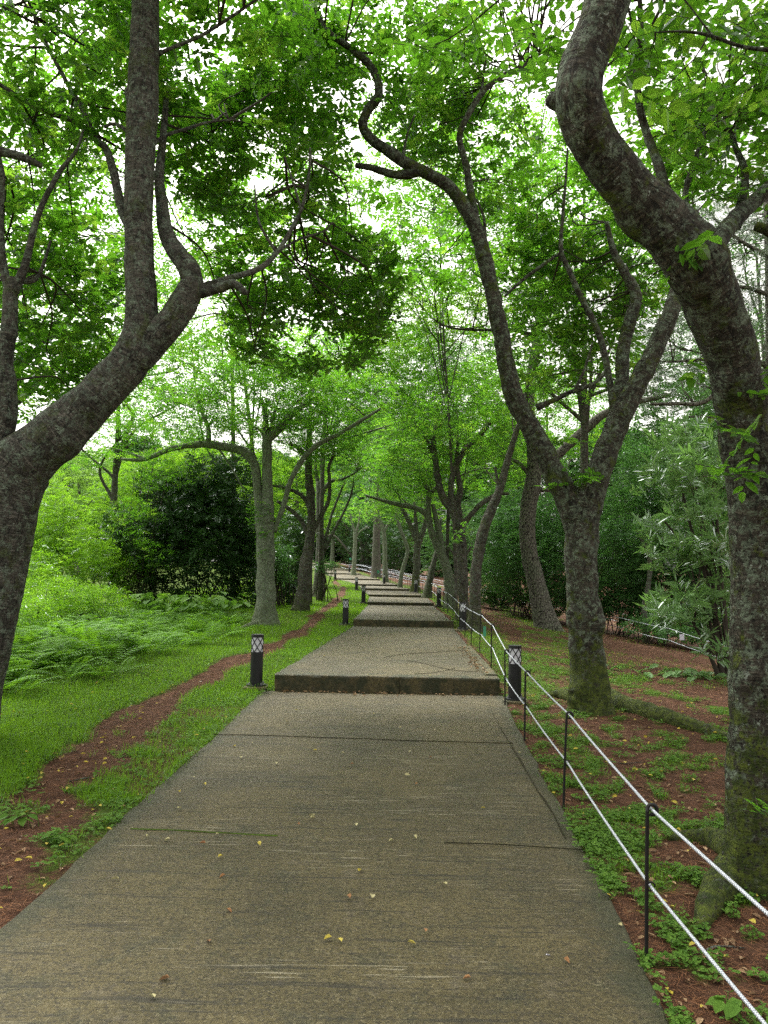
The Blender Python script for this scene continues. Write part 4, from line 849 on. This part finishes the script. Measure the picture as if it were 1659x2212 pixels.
bgt2('tall tree behind the forked tree with a light green crown', 1262, 1345, 19, 22, [(1290, 600, 16, 150, 120, 2), (1180, 430, 16, 140, 110, 2), (1120, 620, 17, 120, 90, 2), (1400, 480, 16, 110, 130, 2), (1260, 800, 18, 130, 70, 2), (1060, 480, 16, 110, 90, 1.5, 1.0), (960, 470, 17, 110, 80, 1.5, .8), (1200, 300, 15, 120, 90, 1.5, .8), (880, 640, 19, 110, 70, 1.5, 1.0)], 'cherry', .10, 305, 1.25, 0)
bgt2('tall tree whose pale crown closes the sky over the first steps', 984, 1330, 21.5, 7, [(820, 430, 19, 160, 100, 2), (980, 400, 19, 140, 110, 2), (1080, 300, 18, 130, 110, 2), (760, 330, 18, 120, 90, 2), (920, 560, 20, 150, 80, 2), (1090, 540, 19, 110, 90, 2), (960, 230, 17, 120, 80, 1.5), (1120, 700, 20, 100, 70, 2)], 'cherry', .12, 313, 1.05, -40)
bgt2('tree in the far left background filling the gap under the arching left limb', 240, 1300, 29, 18, [(260, 870, 28, 120, 60, 2), (180, 950, 29, 110, 60, 2), (340, 900, 28, 110, 60, 2), (420, 800, 27, 110, 70, 2), (230, 720, 26, 130, 80, 2, .8), (380, 690, 26, 110, 80, 2, .8)], 'cherry', .13, 315, 1.5, 20)
bgt2('leafy tree behind the feathery pine near the right picture edge', 1720, 1400, 24, 20, [(1580, 620, 21, 140, 120, 2), (1650, 800, 22, 120, 110, 2), (1480, 760, 22, 110, 100, 2), (1600, 460, 20, 130, 100, 2), (1420, 640, 22, 100, 90, 2, .9)], 'hedge', .13, 317, 1.0, -90)
bgt2('mid-green broadleaf tree rising above the oleander and dark hedge', 1700, 1380, 27, 20, [(1500, 900, 26, 130, 80, 2.5), (1420, 980, 27, 110, 70, 2.5), (1580, 1020, 26, 120, 90, 2.5), (1400, 820, 27, 110, 70, 2.5, 1.6), (1560, 760, 27, 120, 80, 2.5, 1.3), (1640, 900, 26, 90, 90, 2)], 'hedge', .14, 311, 2.2, -90)
bgt2('cherry beyond the pale tree with a crown over the steps', 690, 1292, 30.5, 12, [(760, 830, 25, 130, 70, 2), (860, 760, 25, 110, 60, 2), (940, 880, 27, 120, 70, 2), (660, 760, 24, 120, 60, 2), (880, 580, 20, 130, 60, 2, .8)], 'cherry', .12, 307, 1.5, 20)
bgt2('dark cherry beside the third rope side lamp with a low crown', 962, 1312, 28.5, 10, [(1040, 850, 26, 120, 70, 2), (960, 760, 25, 130, 70, 2), (1130, 980, 27, 90, 60, 2), (880, 1000, 29, 90, 50, 2)], 'cherry', .12, 309, 1.5, 20)
bgtree('blue-green tree in the dip behind the lichen-grey cherry', 1000, 1270, 48, 12, [(990, 1150, 50, 60, 70, 3, 3.0), (940, 1180, 50, 50, 60, 3, 3.0), (1050, 1110, 46, 60, 60, 3, 2.6)], 'hedge', .17, 221)

def woodland():
    rs = np.random.RandomState(77); lf = Leaves(); mb = MB()
    for x in np.arange(-46, 60, 5.5):
        y = 100+rs.uniform(-8, 14)+abs(x)*-.35; h = (13 if x < -6 else 20)+rs.uniform(-2, 3); gz = float(ground(x, y, False))
        n = 5200
        P = blob_world((x, y, gz+h*.5), (5.2, 3.5, h*.55), n, rs, .33, .35, int(x)+60, .5)
        sprays(lf, P, .50, 5, 1.0, False, .6, None, .6, rs=rs)
        tube(mb, np.array([[x, y, gz-.3], [x+.3, y, gz+h*.4], [x, y, gz+h*.8]]), [.3, .2, .05], 8, 1.0)
    r = empty('woodland', (0, 100, 0)); tag(r, 'far-off wood closing the view behind the trees and steps', 'woodland', kind='stuff')
    o = lf.build('foliage', MAT['hedge'], None); parent_keep(o, r); o['kind'] = 'stuff'; o = mb.build('trunks', MAT['bark'], None, True); parent_keep(o, r); o['kind'] = 'stuff'
woodland()

# ------------------------------------------------------------------ lamps
def lamp_proto():
    root = empty('bollard_lamp'); H, r = .64, .080; n = 40
    def ring(mb, r0, z0_, z1, cap=True, r1=None):
        r1 = r1 or r0; th = np.arange(n)/n*2*math.pi; c = np.column_stack([np.cos(th), np.sin(th)])
        V = np.vstack([np.column_stack([c*r0, np.full(n, z0_)]), np.column_stack([c*r1, np.full(n, z1)]), [[0, 0, z1]], [[0, 0, z0_]]]); j = np.arange(n); j2 = (j+1) % n
        Fs = [np.column_stack([j, j2, n+j2, n+j])]
        if cap: Fs += [np.column_stack([n+j, n+j2, np.full(n, 2*n)]), np.column_stack([j2, j, np.full(n, 2*n+1)])]
        mb.add(V, Fs)
    m = MB(); ring(m, r, .0, H*.655); o = m.build('post', MAT['black'], None, False); o.parent = root
    m = MB(); ring(m, r*.92, H*.62, H*.97); o = m.build('lamp_panel', MAT['diffuser'], None, False); o.parent = root
    m = MB(); ring(m, r+.001, H*.945, H); o = m.build('cap', MAT['black'], None, False); o.parent = root
    # diamond lattice: crossing helical ribbons with thickness
    m = MB(); zb, zt = H*.65, H*.95; turns = .25
    for s in (1, -1):
        for q in range(6):
            t = np.linspace(0, 1, 22); th = q*math.pi/3+s*t*turns*2*math.pi+(.15); z = zb+(zt-zb)*t; hw = .075
            V = []
            for rr, dd in ((r*.955, -hw), (r*.955, hw), (r+.001, hw), (r+.001, -hw)):
                V.append(np.column_stack([np.cos(th+dd)*rr, np.sin(th+dd)*rr, z]))
            V = np.array(V).reshape(-1, 3); k = 22; a = np.arange(k-1); Fs = []
            for e in range(4):
                f = (e+1) % 4; Fs.append(np.column_stack([e*k+a, f*k+a, f*k+a+1, e*k+a+1]))
            m.add(V, Fs)
    o = m.build('lattice', MAT['black'], None, False); o.parent = root
    m = MB(); ring(m, r*1.62, -.014, .002); o = m.build('base_plate', MAT['black'], None, False); o.parent = root
    for q in range(4):
        a = math.pi/4+q*math.pi/2; m = MB(); V0 = m
        th = np.arange(6)/6*2*math.pi; cx, cy = math.cos(a)*r*1.38, math.sin(a)*r*1.38
        V = np.vstack([np.column_stack([cx+np.cos(th)*.010, cy+np.sin(th)*.010, np.full(6, z)]) for z in (.002, .030)]); j = np.arange(6); j2 = (j+1) % 6
        m.add(V, [np.column_stack([j, j2, 6+j2, 6+j]), np.array([[6, 7, 8, 9, 10, 11]])]); o = m.build('bolt', MAT['steel'], None, False); o.parent = root
    m = MB(); s = .15; pr = [(s*1.02, -.12), (s, -.03), (s-.012, -.016)]
    V = []
    for a, z in pr: V += [(-a, -a, z), (a, -a, z), (a, a, z), (-a, a, z)]
    Fs = [[b*4+i, b*4+(i+1) % 4, b*4+4+(i+1) % 4, b*4+4+i] for b in range(2) for i in range(4)]+[[8, 9, 10, 11]]
    m.add(V, np.array(Fs)); o = m.build('footing', MAT['kerb'], None, False); o.parent = root
    return root
LP = lamp_proto()
lamps = [(553, 1487, 'black bollard lamp nearest on the left, on a concrete footing by the first step', 10.1), (746, 1348, 'black bollard lamp on the left lawn beside the second step', 20.2), (785, 1299, 'black bollard lamp left of the third step, third on the left side', 29.5),
         (770, 1272, 'small black bollard lamp, fourth up the left edge of the steps', 40.5), (724, 1250, 'furthest black bollard lamp on the left edge of the steps', 55.5),
         (1112, 1507, 'black bollard lamp nearest on the right, seen behind the white ropes', 9.6), (1000, 1356, 'black bollard lamp at the foot of the paired curving trunks behind the rope', 18.9), (948, 1304, 'black bollard lamp at the foot of the lichen-grey leaning tree', 28.5),
         (898, 1279, 'small black bollard lamp in front of the mossy upright tree', 39.5), (830, 1256, 'small black bollard lamp by the foot of the pale slender cherry', 51.0), (755, 1234, 'most distant black bollard lamp, near the far rope fence end', 67.0)]
for i, (x, y, lb, d) in enumerate(lamps):
    if i == 0: o = LP
    else:
        o = LP.copy(); COL.objects.link(o)
        for ch in list(LP.children):
            c = ch.copy(); COL.objects.link(c); c.parent = o
    P = unp(x, y, d); gzv = float(ground(P[0], P[1], False))
    o.location = (P[0], P[1], gzv+.075 if i == 0 else (P[2]*.5+gzv*.5+.025)); o.rotation_euler = (0, 0, i*.9)
    tag(o, lb, 'lamp', 'black bollard lamps lining the path')
bpy.context.view_layer.update()

# ------------------------------------------------------------------ rope fences
def fence(label, bases, h=.68, rk=1.0, low=.34, group=None, name='rope_fence', ns=1.0):
    root = empty(name, tuple(bases[0])); tag(root, label, 'fence', group)
    tops, lows = [], []
    for i, b in enumerate(bases):
        b = np.array(b); rs = np.random.RandomState(i+int(abs(b[0])*10)); lean = rs.normal(0, .018, 2)
        nxt = np.array(bases[min(i+1, len(bases)-1)])-np.array(bases[max(i-1, 0)]); t = norm(nxt[:2]); sd_ = np.array([t[1], -t[0]])
        far = b[1] > 25
        top = b+[lean[0], lean[1], h-.045]
        m = MB(); pts = [b-[0, 0, .12], b+(top-b)*.5, top]
        # eye loop at the top
        R0 = .021; c = top+np.array([sd_[0]*R0, sd_[1]*R0, .012])
        an = np.linspace(math.pi*1.08, -math.pi*.62, 12)
        loop = [c+np.array([sd_[0]*math.cos(a)*R0, sd_[1]*math.cos(a)*R0, math.sin(a)*R0]) for a in an]
        P = np.array(pts+loop)
        rr = .0088 if not far else .010
        tube(m, P, np.full(len(P), rr), 8 if not far else 5, .02 if not far else .2, 0, i)
        if not far:
            c2 = b+(top-b)*(low/h)+np.array([sd_[0]*.018, sd_[1]*.018, 0])
            tube(m, np.array([c2+np.array([sd_[0]*math.cos(a)*.018, sd_[1]*math.cos(a)*.018, math.sin(a)*.018]) for a in np.linspace(0, 5.6, 12)]), np.full(12, .004), 6, .02)
        o = m.build('stake', MAT['stake'], None, True); parent_keep(o, root)
        tops.append(c); lows.append(b+(top-b)*(low/h)+np.array([sd_[0]*.018, sd_[1]*.018, 0]))
    for pts, sg in ((tops, .008), (lows, .012)):
        P = []
        for a, b in zip(pts[:-1], pts[1:]):
            for t in (0, .18, .35, .5, .65, .82):
                q = a*(1-t)+b*t; q = q-[0, 0, sg*4*t*(1-t)*(.6+.8*random.random()*0+.3)]; P.append(q)
        P.append(pts[-1]); P = np.array(P)
        m = MB(); tube(m, P, rk*np.where(P[:, 1] < 25, .0064, .0085+.00004*P[:, 1]), 10, .06, 0, 1)
        o = m.build('rope', MAT['rope'], None, True); parent_keep(o, root)
    return root
# near fence: stakes from the bottom right corner up the right side of the steps
px_st = [(1700, 2600), (1395, 2018), (1216, 1726), (1133, 1590), (1091, 1521), (1061, 1456), (1036, 1418), (1017, 1397)]
dst = [1.75, 3.5, 5.55, 7.6, 9.3, 11.6, 13.5, 15.0]
B = []
for (x, y), d in zip(px_st, dst):
    P = unp(x, y, d); B.append((P[0], d, float(ground(P[0], d))-.0))
B[0] = (B[1][0]+.02, 1.4, float(ground(B[1][0], 1.4)))
for d in np.arange(17.0, 72, 2.15):
    off = np.interp(d, [15, 20, 45, 57, 72], [.06, .08, .25, .6, .8]); x = pxr(d)+off; B.append((x, d, float(ground(x, d))))
fence('nearest rope fence, white ropes through black stakes along the right path edge', B, group='white rope fences')
# trail fences
def poly(pts, sp):
    P = np.array(pts, float); s = np.concatenate([[0], np.cumsum(np.linalg.norm(np.diff(P, axis=0), axis=1))]); t = np.arange(0, s[-1], sp)
    return [(a, b, float(ground(a, b))) for a, b in zip(np.interp(t, s, P[:, 0]), np.interp(t, s, P[:, 1]))]
fa = [(9.2, 15.5), (8.6, 19), (8.1, 22), (8.0, 24.2), (8.4, 28.5), (7.6, 32.5), (5.6, 40), (3.6, 50), (1.0, 60), (-2.4, 68), (-4.4, 74)]
fence('middle rope fence, on the near side of the red dirt trail on the right', poly(fa, 2.2), rk=1.4, group='white rope fences')
fb = [(11.0, 27), (10.9, 30), (10.0, 35), (7.5, 42), (5.4, 52), (2.8, 62), (-.8, 71), (-3.6, 78)]
fence('rear rope fence, beyond the red dirt trail in front of the dark hedges', poly(fb, 2.4), rk=1.25, group='white rope fences')

def card(name, label, cat, x, y, d, wd, hh, mat):
    P = unp(x, y, d); m = MB(); box(m, (0, 0, -hh/2), (wd, .004, hh), .1)
    ob = m.build(name, mat, None, False); ob.location = P; tag(ob, label, cat); return ob
card('hanging_card', 'blank white card hanging from the second rope fence by the oleander', 'sign', 1473, 1370, 21.2, .13, .16, MAT['white'])
card('rope_tag', 'small green tag hanging on the rope left of the dark forked trunk in the distance', 'tag', 1304, 1316, 29.5, .12, .15, MAT['teal'])
card('rope_tag', 'narrow teal strip hanging from the near rope fence just beyond the nearest right lamp', 'tag', 1047, 1353, 12.4, .045, .16, MAT['teal'])
card('rope_tag', 'tiny teal tag on the near rope beside the fifth lamp on the rope side', 'tag', 817, 1232, 52.0, .16, .2, MAT['teal'])
card('rope_tag', 'tiny teal tag on the near rope between the third and fourth rope side lamps', 'tag', 920, 1262, 36.0, .10, .2, MAT['teal'])
card('rope_tag', 'most distant teal tag, at the top end of the rope fence', 'tag', 757, 1205, 72.0, .2, .2, MAT['teal'])

# utility pole
def pole():
    P = unp(963, 1225, 62); gzv = float(ground(P[0], P[1])); root = empty('utility_pole', (P[0], P[1], gzv)); tag(root, 'thin grey metal pole with small cross bars far back between the leaning cherry trunks', 'pole')
    m = MB(); tube(m, np.array([[P[0], P[1], gzv-.2], [P[0], P[1], gzv+3], [P[0], P[1], gzv+6.4]]), [.075, .06, .045], 10, .5)
    parent_keep(m.build('shaft', MAT['steel'], None, True), root)
    for z in (5.3, 5.9, 6.3):
        m = MB(); box(m, (P[0]-.35, P[1], gzv+z), (1.1, .06, .05)); parent_keep(m.build('cross_bar', MAT['steel'], None), root)
pole()

# ------------------------------------------------------------------ ground plants
RG = np.random.RandomState(99)
def sample_ground(n, xr, yr, power=1.6):
    """density falling with distance"""
    u = RG.rand(n); a, b = yr; p = 1-power
    y = (a**p+(b**p-a**p)*u)**(1/p) if abs(p) > 1e-6 else a*(b/a)**u
    x = RG.uniform(xr[0], xr[1], n); return x, y
def in_view(x, y, m=.06): 
    return np.abs(x/np.maximum(y, .5)) < .5+m
def put(x, y): return np.column_stack([x, y, ground(x, y)])
def outside(x, y, m=.0): return (x < pxl(y)-m) | (x > pxr(y)+m)
def grass(name, label, xr, yr, n, gmin, hgt, mat, power=1.6, side=None):
    x, y = sample_ground(n, xr, yr, power); k = outside(x, y, -.05*RG.rand(n)**2) & in_view(x, y); x, y = x[k], y[k]
    g_ = green(x, y); k = RG.rand(len(x)) < np.clip((g_-gmin)*1.6, 0, 1); x, y = x[k], y[k]
    P = put(x, y); n = len(x); P[:, 2] -= .004
    D = RG.normal(0, .38, (n, 3)); D[:, 2] = 1; sc = np.clip(y/9, .8, 4)**.75
    hv = hgt*RG.uniform(.5, 1.25, n)*(.6+.9*n2(x*1.1, y*1.1, 15))
    clump = n2(x*1.5, y*1.5, 14)
    lv = np.column_stack([np.clip(RG.rand(n)*.7+clump*.4, 0, 1), np.clip(RG.rand(n)*.5+clump*.5, 0, 1), RG.rand(n)])
    lf = Leaves(); lf.add(P, D, RG.normal(0, 1, (n, 3)), hv, .0052*sc*RG.uniform(.7, 1.3, n), hi=False, lv=lv, fold=.3, curl=.5)
    o = lf.build(name, mat, None); tag(o, label, 'grass', kind='stuff')
grass('grass', 'bright green lawn grass left of the path', (-12, 0), (5.5, 60), 420000, .30, .085, MAT['grass'])
grass('grass', 'patchy grass on the right of the path and around the forked tree', (.8, 12), (4, 50), 260000, .35, .06, MAT['grass'])
grass('grass', 'sparse grass tufts in the red soil at lower left', (-3.5, 0), (2.6, 7), 26000, .55, .07, MAT['grass'])
def groundcover(name, label, xr, yr, n, gmin, size, power=1.3):
    x, y = sample_ground(n, xr, yr, power); k = outside(x, y, -.07*RG.rand(n)**2) & in_view(x, y, .1); x, y = x[k], y[k]
    g_ = green(x, y)*.75+.12+(n2(x*4, y*4, 33)-.5)*.8+(n2(x*11, y*11, 34)-.5)*.7; k = RG.rand(len(x)) < np.clip((g_-gmin)*1.8, 0, 1); x, y = x[k], y[k]
    n = len(x); P = put(x, y); hgt = RG.uniform(.012, .045, n)+.03*(~outside(x, y, 0)); lf = Leaves(); a0 = RG.rand(n)*6.28; lv0 = RG.rand(n, 3)
    for q in range(3):
        a = a0+q*2.09+RG.normal(0, .2, n); D = np.column_stack([np.cos(a), np.sin(a), RG.normal(.1, .25, n)])
        L = size*RG.uniform(.6, 1.3, n); lf.add(P+np.column_stack([np.cos(a)*.002, np.sin(a)*.002, hgt]), D, np.array([0, 0, 1])+RG.normal(0, .25, (n, 3)), L, L*.95, hi=True, lv=np.clip(lv0+RG.normal(0, .1, (n, 3)), 0, 1), fold=.08, curl=.06)
    o = lf.build(name, MAT['clover'], None); tag(o, label, 'ground cover', kind='stuff')
groundcover('ground_cover', 'low clover-like leaves carpeting the soil left of the path', (-6.5, 0), (2.5, 14), 90000, .42, .020)
groundcover('ground_cover', 'low clover-like leaves scattered over the litter right of the path', (1.0, 6.5), (2.4, 14), 150000, .36, .018)
def litter(name, label, xr, yr, n, L, W, mat, power=1.4, gmax=.75, lift=.006, hi=False, asp=None, cond=None, dens=None):
    x, y = sample_ground(n, xr, yr, power); k = outside(x, y, .0) & in_view(x, y, .08)
    if cond is not None: k &= cond(x, y)
    x, y = x[k], y[k]; g_ = green(x, y); k = RG.rand(len(x)) < np.clip(1.15-g_/gmax, .08, 1); x, y = x[k], y[k]
    n = len(x); P = put(x, y); P[:, 2] += lift*RG.uniform(.3, 1.6, n); a = RG.rand(n)*6.28
    D = np.column_stack([np.cos(a), np.sin(a), RG.normal(0, .10, n)]); LL = L*RG.uniform(.5, 1.3, n); sc = np.clip(y/5, 1, 6)**.5
    lf = Leaves(); lf.add(P, D, np.array([0, 0, 1])+RG.normal(0, .35, (n, 3)), LL*sc**.3, (W*sc if not asp else LL*asp), hi=hi, fold=.3, curl=.12)
    o = lf.build(name, mat, None); tag(o, label, 'litter', kind='stuff')
litter('pine_needles', 'reddish fallen pine needles over the soil on the right', (.9, 14), (2.2, 45), 330000, .085, .0026, MAT['litter'])
litter('pine_needles', 'reddish fallen pine needles over the bare trail on the left', (-7, 0), (2.2, 30), 150000, .085, .0026, MAT['litter'], gmax=.6)
litter('leaf_litter', 'dry tan leaves lying in the soil on the right', (1.0, 10), (2.2, 30), 7000, .055, 0, MAT['dead'], hi=True, asp=.38, gmax=1.4)
litter('leaf_litter', 'dry tan leaves lying in the soil on the left', (-6, 0), (2.4, 16), 2200, .048, 0, MAT['dead'], hi=True, asp=.42, gmax=1.2)
litter('leaf_litter', 'small yellow leaves among the ground cover on both sides of the path', (-6, 6), (2.4, 22), 1900, .038, 0, MAT['yellow'], hi=True, asp=.6, gmax=2.2, lift=.03)

# ferns
def ferns():
    lf = Leaves(); n = 760; pts = []
    rs = np.random.RandomState(5)
    for _ in range(40000):
        if len(pts) >= n: break
        px, py = rs.uniform(-80, 520), 1325+rs.rand()**1.3*240
        if py > 1492-px*.25+rs.normal(0, 22): continue
        P = hit(px, py, 8, 40) if False else None
        d = 9+rs.rand()**.9*17; X = (px-CX)/F*d; P = np.array([X, d, float(ground(X, d))])
        v = P-np.array([0, 0, CAMZ]); yy = CY-F*np.dot(v, _u)/np.dot(v, _f)
        if not (1318 < yy < 1500-px*.27+rs.normal(0, 22)): continue
        if n2(X*.8, d*.8, 44) < .36 and yy > 1380: continue
        pts.append(P)
    for P in pts:
        nf = rs.randint(5, 9); H = rs.uniform(.35, .80)
        for q in range(nf):
            a = rs.rand()*6.28; el = rs.uniform(.5, 1.1); m = 15; t = np.linspace(.12, 1, m)
            ax = np.array([math.cos(a), math.sin(a), 0]); sd_ = np.array([-math.sin(a), math.cos(a), 0])
            C = P+np.outer(t*H*math.cos(el)*1.3, ax)+np.outer((t-.55*t**2.2)*H*math.sin(el)*1.2, [0, 0, 1])
            T = norm(np.gradient(C, axis=0)); L = .13*H/.5*np.sin(np.clip(t*.93+.07, 0, 1)*math.pi)**.7*(1.15-t*.6)+.008
            lv = np.repeat(np.clip(np.array([[rs.rand(), rs.rand(), 0]]), 0, 1), m, 0)
            for s in (1, -1):
                lf.add(C, sd_*s+T*.35-np.array([0, 0, .15]), np.cross(T, sd_), L, np.full(m, .024*H/.5), hi=False, lv=lv, fold=.1)
    o = lf.build('ferns', MAT['fern'], None); tag(o, 'bed of bright green ferns spreading over the left slope', 'ferns', kind='stuff')
ferns()
def broadleaf(label, x, y, n, spread, size, seed, mat='clover', name='broadleaf_plant', h=.3):
    rs = np.random.RandomState(seed); P = hit(x, y); root = empty(name, tuple(P)); tag(root, label, 'plant'); lf = Leaves(); mb = MB()
    for i in range(n):
        b = P+np.array([rs.normal(0, spread), rs.normal(0, spread*.6), 0]); b[2] = float(ground(b[0], b[1])); a = rs.rand()*6.28; hh = h*rs.uniform(.5, 1.2)
        t_ = b+np.array([math.cos(a)*hh*.5, math.sin(a)*hh*.5, hh]); L = size*rs.uniform(.7, 1.2)
        lf.add(t_[None], np.array([[math.cos(a), math.sin(a), -.35]]), np.array([[rs.normal(0, .2), rs.normal(0, .2), 1]]), L, L*.75, hi=True, lv=rs.rand(1, 3))
        tube(mb, np.array([b-[0, 0, .02], (b+t_)/2+[0, 0, hh*.1], t_]), [size*.03, size*.025, size*.02], 5, .2)
    parent_keep(lf.build('foliage', MAT[mat], None), root); parent_keep(mb.build('stems', MAT[mat], None, True), root)
broadleaf('patch of large heart-shaped leaves in front of the dark evergreen bush', 385, 1335, 110, .95, .30, 3, h=.55)
broadleaf('small rosette of green leaves in the red soil at lower left', 45, 1785, 12, .05, .075, 4, h=.07)
broadleaf('seedling with rounded leaves at the path edge, lower left', 122, 1828, 8, .04, .07, 5, h=.06)
broadleaf('light green seedling at the very bottom right corner beside the path', 1578, 2190, 8, .04, .075, 6, h=.06)
broadleaf('tuft of young green leaves against the end of the second step', 985, 1355, 10, .10, .12, 7, h=.18)
broadleaf('cut leafy branch lying on the red ground left of the big right tree', 1500, 1462, 60, .5, .16, 8, h=.08, mat='oleander', name='fallen_branch')

# loose leaves on the concrete, each its own object
leafpos = [(418, 1683, 'c'), (442, 1700, 'y'), (388, 1715, 'y'), (388, 1750, 'c'), (673, 1767, 'c'), (645, 1786, 'o'), (676, 1772, 'c'), (768, 1788, 'c'), (470, 1807, 'c'), (360, 1818, 'c'), (318, 1812, 'c'), (437, 1828, 'o'), (560, 1830, 'y'), (476, 1857, 'y'), (845, 1821, 'c'), (897, 1812, 'c'), (1043, 1751, 'y'),
           (778, 1886, 'y'), (248, 1905, 'c'), (480, 1898, 'o'), (804, 1944, 'c'), (753, 1944, 'o'), (495, 1973, 'o'), (708, 2035, 'y'), (733, 2040, 'y'), (450, 2039, 'o'), (354, 2122, 'o'), (328, 2162, 'c'), (961, 1916, 'c'), (889, 2044, 'y'), (918, 2018, 'o'), (1008, 2120, 'o'), (1184, 2072, 'w'), (1225, 2082, 'o'), (1340, 2005, 'c'),
           (597, 1653, 'c'), (520, 1640, 'c'), (545, 1608, 'c'), (506, 1615, 'y'), (680, 1625, 'y'), (712, 1610, 'c'), (760, 1655, 'o'), (808, 1545, 'y'), (866, 1575, 'c'), (938, 1580, 'c'), (884, 1628, 'c'), (990, 1586, 'c'), (880, 1679, 'c'), (900, 1697, 'o'), (1124, 1630, 'c'), (740, 1630, 'c'), (620, 1562, 'c'), (640, 1537, 'c'), (930, 1640, 'o'),
           (900, 1389, 'c'), (700, 1419, 'y'), (838, 1430, 'c'), (760, 1440, 'c'), (930, 1462, 'c'), (960, 1425, 'c'), (795, 1460, 'c'), (720, 1380, 'c'), (1020, 1372, 'c'), (860, 1330, 'c'), (900, 1335, 'c'), (840, 1322, 'c'), (880, 1360, 'c')]
rl = np.random.RandomState(17); LEAVES = []
names = {'c': ('cream', 'pale cream'), 'y': ('yellow', 'bright yellow'), 'o': ('orange', 'orange-brown'), 'w': ('white', 'bluish white')}
for (x, y, c) in leafpos:
    P = phit(x, y); a = rl.rand()*6.28; L = (.040 if c != 'w' else .03)*rl.uniform(.7, 1.15)
    V, Fc, A = leaf_geo(np.array([[-L/2*math.cos(a), -L/2*math.sin(a), .006]]), np.array([[math.cos(a), math.sin(a), rl.normal(0, .12)]]), np.array([[rl.normal(0, .25), rl.normal(0, .25), 1]]), L, L*rl.uniform(.5, .75), True, rl.rand(1, 3), .35, .2)
    o = mesh_obj('fallen_leaf', V, Fc, MAT[names[c][0]], vec={'lv': A}); o.location = (P[0], P[1], P[2]+.012)
    row = ('at the picture bottom' if y > 2000 else 'just below the mossy joint' if y > 1850 else 'beside the mossy joint' if y > 1770 else 'above the mossy joint' if y > 1660 else 'near the straight cross joint' if y > 1570
           else 'just before the first step' if y > 1500 else 'on the cracked slab' if y > 1400 else 'towards the second step' if y > 1352 else 'above the second step')
    c0 = 906-(y-1224)*.30; hw_ = (y-1224)*.89; f = (x-c0)/hw_
    lat = 'at the left side' if f < -.45 else 'left of the middle' if f < -.12 else 'in the middle' if f < .14 else 'right of the middle' if f < .5 else 'at the right side'
    tag(o, '%s leaf %s, %s' % (names[c][1], row, lat), 'leaf', 'fallen leaves on the concrete path'); LEAVES.append((o, y))
for lb in sorted(set(o['label'] for o, y in LEAVES)):
    g_ = sorted([(y, o.name, o) for o, y in LEAVES if o['label'] == lb], key=lambda q: (-q[0], q[1]))
    if len(g_) == 2: w_ = ['nearer of two', 'farther of two']
    elif len(g_) == 3: w_ = ['nearest of three', 'middle of three', 'farthest of three']
    elif len(g_) == 4: w_ = ['nearest of four', 'second of four', 'third of four', 'farthest of four']
    else: continue
    for (y, nm, o), t_ in zip(g_, w_): o['label'] = lb+', '+t_
# drift of leaves at the foot of the step
rs = np.random.RandomState(61); m = Leaves(); n = 90
x = np.concatenate([rs.uniform(sXL[0]+.1, sXR[0], n), rs.uniform(sXR[0]-.45, sXR[0]-.1, 160)]); y = np.concatenate([9.97-rs.exponential(.05, n), rs.uniform(10.4, 14.5, 160)])
P = np.column_stack([x, y, [path_z(a, b)+.012 for a, b in zip(x, y)]]); P[n:, 0] = pxr(P[n:, 1])-rs.exponential(.05, 160)-.10; a = rs.rand(len(x))*6.28
m.add(P, np.column_stack([np.cos(a), np.sin(a), rs.normal(0, .2, len(x))]), np.array([0, 0, 1])+rs.normal(0, .4, (len(x), 3)), rs.uniform(.03, .06, len(x)), rs.uniform(.015, .03, len(x)), hi=True, fold=.3, curl=.2)
tag(m.build('leaf_drift', MAT['dead'], None), 'drift of dry leaves along the foot of the first step and against the kerb', 'litter', kind='stuff')

def stick(label, pts, r, seed):
    P = []
    for x, y in pts:
        h = hit(x, y, 1.5, 30); P.append((h[0], h[1], h[2]+r*1.1))
    m = MB(); tube(m, np.array(P), np.linspace(r, r*.5, len(P)), 8, .03, .25, seed)
    tag(m.build('fallen_stick', MAT['bark'], None, True), label, 'stick')
stick('broken grey stick lying right of the nearest stake foot', [(1515, 2062), (1550, 2048), (1612, 2052)], .007, 1)
stick('thin stick on the soil below the moss-covered foot of the right edge tree', [(1425, 1868), (1470, 1872), (1500, 1890)], .004, 2)
stick('short dark twig lying on the red dirt track at lower left', [(150, 1690), (190, 1682), (222, 1686)], .006, 3)
stick('thin pale twig among litter between the rope and the mossy root', [(1300, 1640), (1340, 1650), (1390, 1648)], .005, 4)
